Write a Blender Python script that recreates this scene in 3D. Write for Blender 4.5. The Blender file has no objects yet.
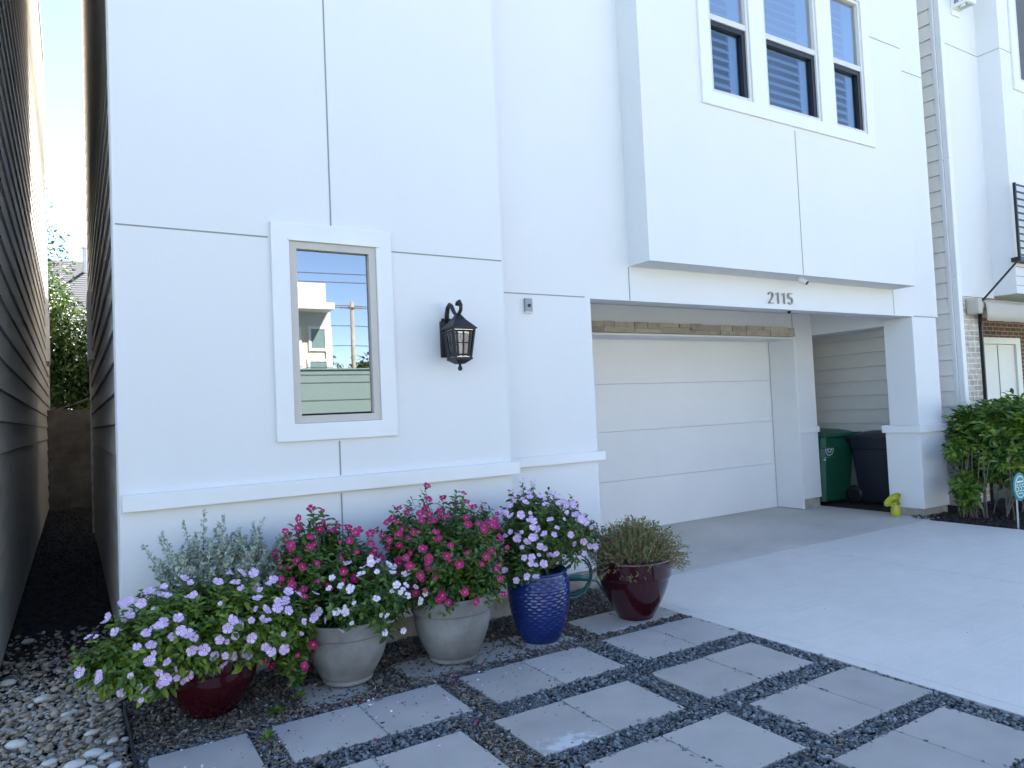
import bpy, bmesh, math, random
import numpy as np
from mathutils import Vector, Matrix

S = bpy.context.scene
COL = S.collection
rng = np.random.default_rng(7)
random.seed(7)
R = math.radians

# ------------------------------------------------------------------ camera, sky, sun, exposure
F_PX, YAW, PITCH, ROLL = 716.75, 0.551164, 0.0384386, -0.0448079
cam_d = bpy.data.cameras.new("camera")
cam = bpy.data.objects.new("camera", cam_d)
COL.objects.link(cam)
fwd = Vector((math.sin(YAW) * math.cos(PITCH), math.cos(YAW) * math.cos(PITCH), math.sin(PITCH)))
rt = Vector((math.cos(YAW), -math.sin(YAW), 0))
up = rt.cross(fwd)
r2 = math.cos(ROLL) * rt + math.sin(ROLL) * up
u2 = -math.sin(ROLL) * rt + math.cos(ROLL) * up
m3 = Matrix((r2, u2, -fwd)).transposed()
cam.matrix_world = Matrix.Translation((0, 0, 1.5)) @ m3.to_4x4()
cam_d.sensor_width = 36.0
cam_d.lens = F_PX / 1024 * 36
cam_d.clip_start = 0.05
cam_d.clip_end = 1000
S.camera = cam

SUN_EL, SUN_AZ = R(47), R(35)
w = bpy.data.worlds.new("World")
S.world = w
w.use_nodes = True
nt = w.node_tree
sky = nt.nodes.new('ShaderNodeTexSky')
sky.sky_type = 'NISHITA'
sky.sun_disc = False
sky.sun_elevation = SUN_EL
sky.sun_rotation = SUN_AZ
sky.air_density = 0.65
sky.dust_density = 0.0
sky.ozone_density = 1.2
nt.links.new(sky.outputs[0], nt.nodes['Background'].inputs[0])
nt.nodes['Background'].inputs[1].default_value = 0.066
sl = bpy.data.lights.new("sun", 'SUN')
sl.energy = 4.7
sl.angle = R(0.5)
sl.color = (1.0, 0.97, 0.92)
sun = bpy.data.objects.new("sun", sl)
COL.objects.link(sun)
sdir = Vector((math.sin(SUN_AZ) * math.cos(SUN_EL), math.cos(SUN_AZ) * math.cos(SUN_EL), math.sin(SUN_EL)))
sun.rotation_euler = sdir.to_track_quat('Z', 'Y').to_euler()
sun.location = (0, 0, 30)
vs = S.view_settings
vs.view_transform = 'Standard'
vs.look = 'None'
vs.exposure = 3.17
vs.gamma = 1.0
vs.use_curve_mapping = False

# ------------------------------------------------------------------ materials
def mat(name, col, rough=0.6, var=0.0, scale=5.0, bump=0.0, bscale=60.0, spec=0.5, metal=0.0,
        island=0.0, trans=0.0, coat=0.0, detail=4.0, col2=None, island_cols=None):
    m = bpy.data.materials.new(name)
    m.use_nodes = True
    t = m.node_tree
    b = t.nodes['Principled BSDF']
    b.inputs['Roughness'].default_value = rough
    b.inputs['Specular IOR Level'].default_value = spec
    b.inputs['Metallic'].default_value = metal
    b.inputs['Coat Weight'].default_value = coat
    b.inputs['Base Color'].default_value = (*col, 1)
    src = None
    tc = t.nodes.new('ShaderNodeTexCoord')
    if island_cols:
        g = t.nodes.new('ShaderNodeNewGeometry')
        cr = t.nodes.new('ShaderNodeValToRGB')
        els = cr.color_ramp.elements
        cr.color_ramp.interpolation = 'LINEAR'
        n = len(island_cols)
        els[0].position = 0
        els[0].color = (*island_cols[0], 1)
        els[1].position = 1
        els[1].color = (*island_cols[-1], 1)
        for i in range(1, n - 1):
            e = els.new(i / (n - 1))
            e.color = (*island_cols[i], 1)
        t.links.new(g.outputs['Random Per Island'], cr.inputs[0])
        src = cr.outputs[0]
    if var > 0 or col2:
        nz = t.nodes.new('ShaderNodeTexNoise')
        nz.inputs['Scale'].default_value = scale
        nz.inputs['Detail'].default_value = detail
        nz.inputs['Roughness'].default_value = 0.6
        t.links.new(tc.outputs['Object'], nz.inputs['Vector'])
        mr = t.nodes.new('ShaderNodeMapRange')
        mr.inputs[1].default_value = 0.3
        mr.inputs[2].default_value = 0.7
        t.links.new(nz.outputs[0], mr.inputs[0])
        mx = t.nodes.new('ShaderNodeMix')
        mx.data_type = 'RGBA'
        if src is None:
            c2 = col2 or tuple(c * (1 - var) for c in col)
            c1 = col if col2 else tuple(min(1, c * (1 + var * 0.5)) for c in col)
            mx.inputs[6].default_value = (*c1, 1)
            mx.inputs[7].default_value = (*c2, 1)
        else:
            mx.blend_type = 'MULTIPLY'
            t.links.new(src, mx.inputs[6])
            mx.inputs[7].default_value = (1 - var, 1 - var, 1 - var, 1)
        t.links.new(mr.outputs[0], mx.inputs[0])
        src = mx.outputs[2]
    if src is not None:
        t.links.new(src, b.inputs['Base Color'])
    if bump > 0:
        nb = t.nodes.new('ShaderNodeTexNoise')
        nb.inputs['Scale'].default_value = bscale
        nb.inputs['Detail'].default_value = 5
        t.links.new(tc.outputs['Object'], nb.inputs['Vector'])
        bp = t.nodes.new('ShaderNodeBump')
        bp.inputs['Strength'].default_value = bump
        bp.inputs['Distance'].default_value = 0.01
        t.links.new(nb.outputs[0], bp.inputs['Height'])
        t.links.new(bp.outputs[0], b.inputs['Normal'])
    if trans > 0:
        out = t.nodes['Material Output']
        tl = t.nodes.new('ShaderNodeBsdfTranslucent')
        tl.inputs[0].default_value = (*col, 1)
        if src is not None:
            t.links.new(src, tl.inputs[0])
        ms = t.nodes.new('ShaderNodeMixShader')
        ms.inputs[0].default_value = trans
        t.links.new(b.outputs[0], ms.inputs[1])
        t.links.new(tl.outputs[0], ms.inputs[2])
        t.links.new(ms.outputs[0], out.inputs[0])
    return m

def glass_mat(name, ior=1.9, tint=(0.75, 0.85, 0.85), mn=0.0):
    m = bpy.data.materials.new(name)
    m.use_nodes = True
    t = m.node_tree
    t.nodes.remove(t.nodes['Principled BSDF'])
    tr = t.nodes.new('ShaderNodeBsdfTransparent')
    tr.inputs[0].default_value = (*tint, 1)
    gl = t.nodes.new('ShaderNodeBsdfGlossy')
    gl.inputs['Roughness'].default_value = 0.01
    fr = t.nodes.new('ShaderNodeFresnel')
    fr.inputs[0].default_value = ior
    ad = t.nodes.new('ShaderNodeMath')
    ad.operation = 'ADD'
    ad.use_clamp = True
    ad.inputs[1].default_value = mn
    ms = t.nodes.new('ShaderNodeMixShader')
    t.links.new(fr.outputs[0], ad.inputs[0])
    t.links.new(ad.outputs[0], ms.inputs[0])
    t.links.new(tr.outputs[0], ms.inputs[1])
    t.links.new(gl.outputs[0], ms.inputs[2])
    t.links.new(ms.outputs[0], t.nodes['Material Output'].inputs[0])
    return m

def brick_mat(name, c1, c2, mortar, sx=1.0, rough=0.8):
    m = bpy.data.materials.new(name)
    m.use_nodes = True
    t = m.node_tree
    b = t.nodes['Principled BSDF']
    b.inputs['Roughness'].default_value = rough
    tc = t.nodes.new('ShaderNodeTexCoord')
    mp = t.nodes.new('ShaderNodeMapping')
    mp.inputs['Rotation'].default_value = (R(90), 0, 0)
    t.links.new(tc.outputs['Object'], mp.inputs[0])
    sx_ = t.nodes.new('ShaderNodeSeparateXYZ')
    cx_ = t.nodes.new('ShaderNodeCombineXYZ')
    t.links.new(tc.outputs['Object'], sx_.inputs[0])
    ad = t.nodes.new('ShaderNodeMath')
    ad.operation = 'ADD'
    t.links.new(sx_.outputs[0], ad.inputs[0])
    t.links.new(sx_.outputs[1], ad.inputs[1])
    t.links.new(ad.outputs[0], cx_.inputs[0])
    t.links.new(sx_.outputs[2], cx_.inputs[1])
    br = t.nodes.new('ShaderNodeTexBrick')
    br.inputs['Color1'].default_value = (*c1, 1)
    br.inputs['Color2'].default_value = (*c2, 1)
    br.inputs['Mortar'].default_value = (*mortar, 1)
    br.inputs['Scale'].default_value = 1.0
    br.inputs['Mortar Size'].default_value = 0.007
    br.inputs['Bias'].default_value = -0.1
    br.inputs['Brick Width'].default_value = 0.21
    br.inputs['Row Height'].default_value = 0.075
    t.links.new(cx_.outputs[0], br.inputs['Vector'])
    nz = t.nodes.new('ShaderNodeTexNoise')
    nz.inputs['Scale'].default_value = 14
    t.links.new(tc.outputs['Object'], nz.inputs['Vector'])
    mx = t.nodes.new('ShaderNodeMix')
    mx.data_type = 'RGBA'
    mx.blend_type = 'OVERLAY'
    mx.inputs[0].default_value = 0.6
    t.links.new(br.outputs[0], mx.inputs[6])
    t.links.new(nz.outputs[0], mx.inputs[7])
    t.links.new(mx.outputs[2], b.inputs['Base Color'])
    bp = t.nodes.new('ShaderNodeBump')
    bp.inputs['Strength'].default_value = 0.7
    bp.inputs['Distance'].default_value = 0.008
    inv = t.nodes.new('ShaderNodeMath')
    inv.operation = 'SUBTRACT'
    inv.inputs[0].default_value = 1
    t.links.new(br.outputs['Fac'], inv.inputs[1])
    t.links.new(inv.outputs[0], bp.inputs['Height'])
    t.links.new(bp.outputs[0], b.inputs['Normal'])
    return m

M = {}
M['stucco'] = mat('white_stucco', (0.71, 0.71, 0.70), 0.75, var=0.018, scale=1.3, bump=0.08, bscale=45)
M['trimw'] = mat('white_trim_paint', (0.75, 0.75, 0.74), 0.5, var=0.03, scale=3)
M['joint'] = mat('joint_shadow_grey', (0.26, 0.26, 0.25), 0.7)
M['door'] = mat('garage_door_paint', (0.75, 0.745, 0.73), 0.5, var=0.03, scale=1.5)
M['door_gap'] = mat('door_gap_grey', (0.62, 0.61, 0.59), 0.6)
M['siding_grey'] = mat('siding_grey_paint', (0.66, 0.63, 0.58), 0.6, var=0.06, scale=2, bump=0.08, bscale=30)
M['siding_own'] = mat('siding_beige_paint', (0.44, 0.415, 0.38), 0.6, var=0.06, scale=2, bump=0.08, bscale=30)
M['siding_light'] = mat('siding_light_paint', (0.82, 0.79, 0.73), 0.6, var=0.04, scale=2, bump=0.06, bscale=30)
M['frame'] = mat('window_frame_beige', (0.52, 0.48, 0.43), 0.45, var=0.03)
M['framel'] = mat('window_frame_pale', (0.62, 0.60, 0.57), 0.45, var=0.03)
M['darkframe'] = mat('dark_sash', (0.014, 0.014, 0.015), 0.4)
M['glass'] = glass_mat('window_glass', 2.3, (0.80, 0.87, 0.85), 0.24)
M['glass_up'] = glass_mat('upper_glass', 2.4, (0.58, 0.84, 1.0), 0.34)
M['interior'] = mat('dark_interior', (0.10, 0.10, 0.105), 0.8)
M['shade'] = mat('grey_green_shade', (0.105, 0.15, 0.14), 0.6, var=0.04)
M['shutter'] = mat('white_louver', (0.82, 0.83, 0.84), 0.5)
M['conc'] = mat('driveway_concrete', (0.70, 0.645, 0.57), 0.75, var=0.16, scale=1.1, bump=0.10, bscale=120, detail=9)
M['conc2'] = mat('garage_apron_concrete', (0.58, 0.54, 0.49), 0.7, var=0.22, scale=1.4, bump=0.08, bscale=100, detail=9)
M['found'] = mat('foundation_concrete', (0.38, 0.35, 0.30), 0.85, var=0.3, scale=6, bump=0.3, bscale=40)
M['soil'] = mat('dark_soil', (0.035, 0.027, 0.02), 0.95, var=0.5, scale=30, bump=0.8, bscale=90)
M['bed'] = mat('gravel_bed_dirt', (0.05, 0.046, 0.042), 0.95, var=0.5, scale=25, bump=0.6, bscale=120)
M['lawn'] = mat('lawn_ground', (0.07, 0.10, 0.035), 0.95, var=0.5, scale=3, bump=0.5, bscale=40)
M['asphalt'] = mat('asphalt', (0.09, 0.09, 0.09), 0.9, var=0.3, scale=8, bump=0.4, bscale=90)
M['walk'] = mat('sidewalk_concrete', (0.42, 0.41, 0.39), 0.8, var=0.15, scale=3)
M['black'] = mat('black_metal', (0.009, 0.0095, 0.011), 0.5, var=0.2, scale=20)
M['seedglass'] = glass_mat('seeded_glass', 1.7, (0.9, 0.9, 0.9), 0.22)
M['bulb'] = mat('frosted_bulb', (0.75, 0.75, 0.72), 0.3)
M['steel'] = mat('brushed_steel', (0.33, 0.31, 0.28), 0.35, metal=0.7)
M['greybox'] = mat('grey_plastic', (0.28, 0.30, 0.32), 0.45)
M['whiteplastic'] = mat('white_plastic', (0.72, 0.70, 0.66), 0.35)
M['blackplastic'] = mat('black_plastic', (0.012, 0.012, 0.013), 0.4)
M['bin_green'] = mat('green_bin_plastic', (0.012, 0.085, 0.045), 0.45, var=0.12, scale=6)
M['bin_navy'] = mat('navy_bin_plastic', (0.005, 0.008, 0.018), 0.45, var=0.12, scale=6)
M['binlogo'] = mat('pale_bin_print', (0.55, 0.58, 0.60), 0.5)
M['lime'] = mat('lime_plastic', (0.50, 0.50, 0.03), 0.3, var=0.1, scale=12)
M['teal'] = mat('sign_teal', (0.015, 0.27, 0.25), 0.35)
M['signwhite'] = mat('sign_white', (0.8, 0.82, 0.82), 0.4)
M['stake'] = mat('grey_stake', (0.42, 0.42, 0.42), 0.45, metal=0.3)
M['awning'] = mat('beige_awning_fabric', (0.52, 0.47, 0.39), 0.85, var=0.06, scale=4)
M['brick_pale'] = brick_mat('pale_brick', (0.56, 0.50, 0.40), (0.36, 0.31, 0.25), (0.72, 0.69, 0.63))
M['brick_red'] = brick_mat('red_brick', (0.15, 0.045, 0.03), (0.08, 0.028, 0.022), (0.30, 0.28, 0.26))  # red darkened so the base colour carries the recessed porch's shade
M['fence'] = mat('weathered_fence_wood', (0.14, 0.125, 0.11), 0.85, var=0.45, scale=5, bump=0.4, bscale=30)
M['roof'] = mat('dark_shingle', (0.045, 0.048, 0.055), 0.9, var=0.35, scale=9, bump=0.6, bscale=30)
M['bark'] = mat('bark', (0.10, 0.075, 0.05), 0.9, var=0.4, scale=12, bump=0.6, bscale=25)
M['stone_tan'] = mat('stacked_stone', (0.34, 0.28, 0.21), 0.85, bump=0.6, bscale=35, var=0.3, scale=14,
                     island_cols=[(0.54, 0.45, 0.33), (0.40, 0.34, 0.26), (0.62, 0.55, 0.43), (0.34, 0.29, 0.23)])
M['potgrey'] = mat('aged_grey_pot', (0.29, 0.285, 0.27), 0.8, var=0.0, col2=(0.10, 0.10, 0.097), scale=3.2, bump=0.25, bscale=50, detail=8)
M['maroon'] = mat('maroon_glaze', (0.036, 0.0025, 0.006), 0.16, var=0.25, scale=3, coat=0.6)
M['blueglaze'] = mat('cobalt_glaze', (0.006, 0.020, 0.12), 0.28, var=0.25, scale=5, coat=0.25)
M['hose'] = mat('teal_hose', (0.02, 0.13, 0.13), 0.4)
M['leaf_vinca'] = mat('vinca_leaf', (0.05, 0.12, 0.02), 0.42, trans=0.18,
                      island_cols=[(0.030, 0.070, 0.010), (0.075, 0.15, 0.015), (0.125, 0.205, 0.020), (0.21, 0.29, 0.030)])
M['leaf_dark'] = mat('dark_vinca_leaf', (0.04, 0.1, 0.02), 0.4, trans=0.15,
                     island_cols=[(0.016, 0.045, 0.008), (0.038, 0.090, 0.012), (0.07, 0.14, 0.016), (0.13, 0.21, 0.028)])
M['leaf_sage'] = mat('silver_leaf', (0.3, 0.36, 0.3), 0.7, trans=0.15,
                     island_cols=[(0.22, 0.28, 0.23), (0.34, 0.40, 0.33), (0.48, 0.53, 0.46), (0.42, 0.48, 0.36)])
M['leaf_strag'] = mat('straggly_leaf', (0.12, 0.15, 0.04), 0.6, trans=0.2,
                      island_cols=[(0.07, 0.13, 0.03), (0.12, 0.19, 0.045), (0.18, 0.23, 0.07), (0.34, 0.19, 0.14)])
M['leaf_hedge'] = mat('hedge_leaf', (0.06, 0.14, 0.02), 0.38, trans=0.2,
                      island_cols=[(0.026, 0.070, 0.010), (0.060, 0.135, 0.014), (0.12, 0.21, 0.02), (0.23, 0.32, 0.03)])
M['leaf_tree'] = mat('tree_leaf', (0.08, 0.15, 0.03), 0.5, trans=0.25,
                     island_cols=[(0.018, 0.045, 0.010), (0.035, 0.075, 0.014), (0.06, 0.11, 0.02), (0.10, 0.15, 0.03)])
M['leaf_far'] = mat('far_tree_leaf', (0.05, 0.09, 0.03), 0.6, trans=0.2,
                    island_cols=[(0.025, 0.05, 0.015), (0.045, 0.08, 0.022), (0.07, 0.11, 0.03)])
M['stem_green'] = mat('green_stem', (0.09, 0.12, 0.04), 0.6)
M['stem_red'] = mat('reddish_stem', (0.22, 0.12, 0.08), 0.7, island_cols=[(0.16, 0.13, 0.06), (0.28, 0.14, 0.10), (0.34, 0.24, 0.16)])
M['stem_grey'] = mat('grey_stem', (0.22, 0.24, 0.19), 0.8)
M['twig'] = mat('hedge_twig', (0.16, 0.13, 0.11), 0.85, var=0.3, scale=20)
M['petal_lilac'] = mat('lilac_petal', (0.60, 0.40, 0.70), 0.55, trans=0.15, island_cols=[(0.54, 0.32, 0.64), (0.66, 0.45, 0.72), (0.76, 0.60, 0.78)])
M['petal_red'] = mat('crimson_petal', (0.62, 0.008, 0.13), 0.5, trans=0.15, island_cols=[(0.27, 0.002, 0.06), (0.38, 0.003, 0.10), (0.46, 0.008, 0.14)])
M['petal_white'] = mat('white_petal', (0.80, 0.70, 0.86), 0.55, trans=0.15, island_cols=[(0.86, 0.83, 0.84), (0.84, 0.74, 0.82), (0.78, 0.60, 0.76)])
M['eye_white'] = mat('white_flower_eye', (0.88, 0.85, 0.88), 0.6)
M['eye_pink'] = mat('pink_flower_eye', (0.85, 0.45, 0.60), 0.6)
M['chip_blue'] = mat('blue_grey_chip', (0.1, 0.12, 0.14), 0.5, spec=0.5,
                     island_cols=[(0.030, 0.036, 0.042), (0.072, 0.083, 0.092), (0.115, 0.132, 0.142), (0.21, 0.23, 0.235), (0.085, 0.095, 0.104), (0.048, 0.055, 0.062), (0.32, 0.33, 0.33)])
M['chip_brown'] = mat('brown_mixed_chip', (0.1, 0.08, 0.06), 0.7,
                      island_cols=[(0.030, 0.026, 0.024), (0.075, 0.052, 0.034), (0.05, 0.052, 0.055), (0.13, 0.095, 0.06), (0.04, 0.035, 0.03), (0.20, 0.17, 0.13), (0.07, 0.055, 0.04), (0.36, 0.33, 0.28)])
M['pebble'] = mat('river_pebble', (0.2, 0.18, 0.15), 0.6, var=0.25, scale=30,
                  island_cols=[(0.26, 0.19, 0.115), (0.50, 0.40, 0.27), (0.38, 0.33, 0.27), (0.56, 0.48, 0.37), (0.22, 0.19, 0.155), (0.43, 0.40, 0.36), (0.34, 0.235, 0.13), (0.62, 0.58, 0.50)])
M['pebble_white'] = mat('white_pebble', (0.56, 0.55, 0.51), 0.5, var=0.12, scale=25)
M['debris'] = mat('dry_litter', (0.2, 0.15, 0.09), 0.9, island_cols=[(0.10, 0.07, 0.045), (0.24, 0.18, 0.11), (0.34, 0.28, 0.2), (0.13, 0.10, 0.07)])
M['mulch'] = mat('dark_mulch_chip', (0.04, 0.03, 0.025), 0.9, island_cols=[(0.018, 0.015, 0.013), (0.04, 0.032, 0.026), (0.07, 0.055, 0.045)])
M['edging'] = mat('black_edging', (0.02, 0.02, 0.02), 0.6)
M['cream'] = mat('cream_render', (0.42, 0.39, 0.32), 0.8, var=0.05)
M['far_white'] = mat('far_white_render', (0.55, 0.54, 0.51), 0.8, var=0.04)
M['far_grey'] = mat('far_grey_band', (0.32, 0.34, 0.34), 0.8)
M['pole'] = mat('pole_wood', (0.22, 0.19, 0.16), 0.9, var=0.3)
M['wire'] = mat('wire_black', (0.02, 0.02, 0.02), 0.6)
M['winfar'] = mat('far_window_glass', (0.12, 0.18, 0.17), 0.15)

def concrete(name, col, dark, stain):
    m = mat(name, col, 0.62, bump=0.14, bscale=140)
    t = m.node_tree
    b = t.nodes['Principled BSDF']
    geo = t.nodes.new('ShaderNodeNewGeometry')
    def noise(scale, detail, rough=.6, stretch=None):
        n = t.nodes.new('ShaderNodeTexNoise')
        n.inputs['Scale'].default_value = scale
        n.inputs['Detail'].default_value = detail
        n.inputs['Roughness'].default_value = rough
        if stretch:
            mp = t.nodes.new('ShaderNodeMapping')
            mp.inputs['Scale'].default_value = stretch
            t.links.new(geo.outputs['Position'], mp.inputs[0])
            t.links.new(mp.outputs[0], n.inputs['Vector'])
        else:
            t.links.new(geo.outputs['Position'], n.inputs['Vector'])
        return n.outputs[0]
    def ramp(v, a, c, lo, hi):
        r_ = t.nodes.new('ShaderNodeMapRange')
        for k, q in enumerate((a, c, lo, hi)):
            r_.inputs[k + 1].default_value = q
        t.links.new(v, r_.inputs[0])
        return r_.outputs[0]
    def mul(a, c):
        n = t.nodes.new('ShaderNodeMath')
        n.operation = 'MULTIPLY'
        t.links.new(a, n.inputs[0]); t.links.new(c, n.inputs[1])
        return n.outputs[0]
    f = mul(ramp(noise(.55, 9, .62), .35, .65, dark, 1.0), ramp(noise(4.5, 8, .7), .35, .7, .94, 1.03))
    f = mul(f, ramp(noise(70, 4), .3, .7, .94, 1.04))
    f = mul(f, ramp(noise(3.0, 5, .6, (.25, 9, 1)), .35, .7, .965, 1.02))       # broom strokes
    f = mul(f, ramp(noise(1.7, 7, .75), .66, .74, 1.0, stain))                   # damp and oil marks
    f = mul(f, ramp(noise(38, 2), .74, .78, 1.0, .70))                           # specks
    mx = t.nodes.new('ShaderNodeMix')
    mx.data_type = 'RGBA'
    mx.blend_type = 'MULTIPLY'
    mx.inputs[0].default_value = 1
    mx.inputs[6].default_value = (*col, 1)
    t.links.new(f, mx.inputs[7])
    t.links.new(mx.outputs[2], b.inputs['Base Color'])
    return m
M['conc'] = concrete('driveway_concrete', (0.75, 0.70, 0.63), 0.93, 0.90)
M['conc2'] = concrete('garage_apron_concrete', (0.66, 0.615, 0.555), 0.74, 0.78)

def paver_mat():
    m = mat('grey_paver', (0.27, 0.275, 0.28), 0.8, bump=0.15, bscale=160)
    t = m.node_tree
    b = t.nodes['Principled BSDF']
    tc = t.nodes.new('ShaderNodeTexCoord')
    oi = t.nodes.new('ShaderNodeObjectInfo')
    n1 = t.nodes.new('ShaderNodeTexNoise')
    n1.inputs['Scale'].default_value = 4
    n1.inputs['Detail'].default_value = 8
    n2 = t.nodes.new('ShaderNodeTexNoise')
    n2.inputs['Scale'].default_value = 90
    geo = t.nodes.new('ShaderNodeNewGeometry')
    t.links.new(geo.outputs['Position'], n1.inputs['Vector'])
    t.links.new(geo.outputs['Position'], n2.inputs['Vector'])
    def mth(op, a, bb, clamp=False):
        n = t.nodes.new('ShaderNodeMath')
        n.operation = op
        n.use_clamp = clamp
        for i, v in enumerate((a, bb)):
            if isinstance(v, (int, float)):
                n.inputs[i].default_value = v
            else:
                t.links.new(v, n.inputs[i])
        return n.outputs[0]
    a = mth('MULTIPLY', n1.outputs[0], 0.42)
    c = mth('MULTIPLY', n2.outputs[0], 0.10)
    d = mth('MULTIPLY', oi.outputs['Random'], 0.16)
    f = mth('ADD', mth('ADD', mth('ADD', a, c), d), 0.64)
    mx = t.nodes.new('ShaderNodeMix')
    mx.data_type = 'RGBA'
    mx.blend_type = 'MULTIPLY'
    mx.inputs[0].default_value = 1
    mx.inputs[6].default_value = (0.43, 0.395, 0.355, 1)
    t.links.new(f, mx.inputs[7])
    t.links.new(mx.outputs[2], b.inputs['Base Color'])
    return m
M['paver'] = paver_mat()

def stained_paver_mat():
    m = M['paver'].copy()
    m.name = 'stained_paver'
    t = m.node_tree
    b = t.nodes['Principled BSDF']
    src = b.inputs['Base Color'].links[0].from_socket
    geo = t.nodes.new('ShaderNodeNewGeometry')
    v = t.nodes.new('ShaderNodeVectorMath')
    v.operation = 'SUBTRACT'
    v.inputs[1].default_value = (1.88, 2.70, 0)
    t.links.new(geo.outputs['Position'], v.inputs[0])
    s = t.nodes.new('ShaderNodeVectorMath')
    s.operation = 'MULTIPLY'
    s.inputs[1].default_value = (5.0, 9.0, 0)
    t.links.new(v.outputs[0], s.inputs[0])
    ln = t.nodes.new('ShaderNodeVectorMath')
    ln.operation = 'LENGTH'
    t.links.new(s.outputs[0], ln.inputs[0])
    nz = t.nodes.new('ShaderNodeTexNoise')
    nz.inputs['Scale'].default_value = 22
    nz.inputs['Detail'].default_value = 6
    t.links.new(geo.outputs['Position'], nz.inputs['Vector'])
    ma = t.nodes.new('ShaderNodeMath')
    ma.operation = 'MULTIPLY_ADD'
    ma.inputs[1].default_value = -2.6
    t.links.new(nz.outputs[0], ma.inputs[0])
    t.links.new(ln.outputs['Value'], ma.inputs[2])
    mr = t.nodes.new('ShaderNodeMapRange')
    mr.inputs[1].default_value = -0.45
    mr.inputs[2].default_value = -1.1
    mr.inputs[3].default_value = 0
    mr.inputs[4].default_value = 0.85
    t.links.new(ma.outputs[0], mr.inputs[0])
    mx = t.nodes.new('ShaderNodeMix')
    mx.data_type = 'RGBA'
    t.links.new(mr.outputs[0], mx.inputs[0])
    t.links.new(src, mx.inputs[6])
    mx.inputs[7].default_value = (0.62, 0.63, 0.63, 1)
    t.links.new(mx.outputs[2], b.inputs['Base Color'])
    return m
M['paver_stain'] = stained_paver_mat()

# ------------------------------------------------------------------ builders
def tag(o, label=None, cat=None, group=None, kind=None):
    if label: o['label'] = label
    if cat: o['category'] = cat
    if group: o['group'] = group
    if kind: o['kind'] = kind
    return o

def thing(name, label, cat, loc=(0, 0, 0), group=None):
    o = bpy.data.objects.new(name, None)
    COL.objects.link(o)
    o.location = loc
    o.empty_display_size = 0.1
    return tag(o, label, cat, group)

def link(name, me, mats, parent=None, world=True):
    o = bpy.data.objects.new(name, me)
    COL.objects.link(o)
    if not isinstance(mats, (list, tuple)):
        mats = [mats]
    for m in mats:
        me.materials.append(m)
    if parent is not None:
        o.parent = parent
        if world:   # geometry is in world coordinates: cancel the parent's place
            p = parent
            off = Vector((0, 0, 0))
            while p is not None:
                off += p.location
                p = p.parent
            o.location = -off
    return o

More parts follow.
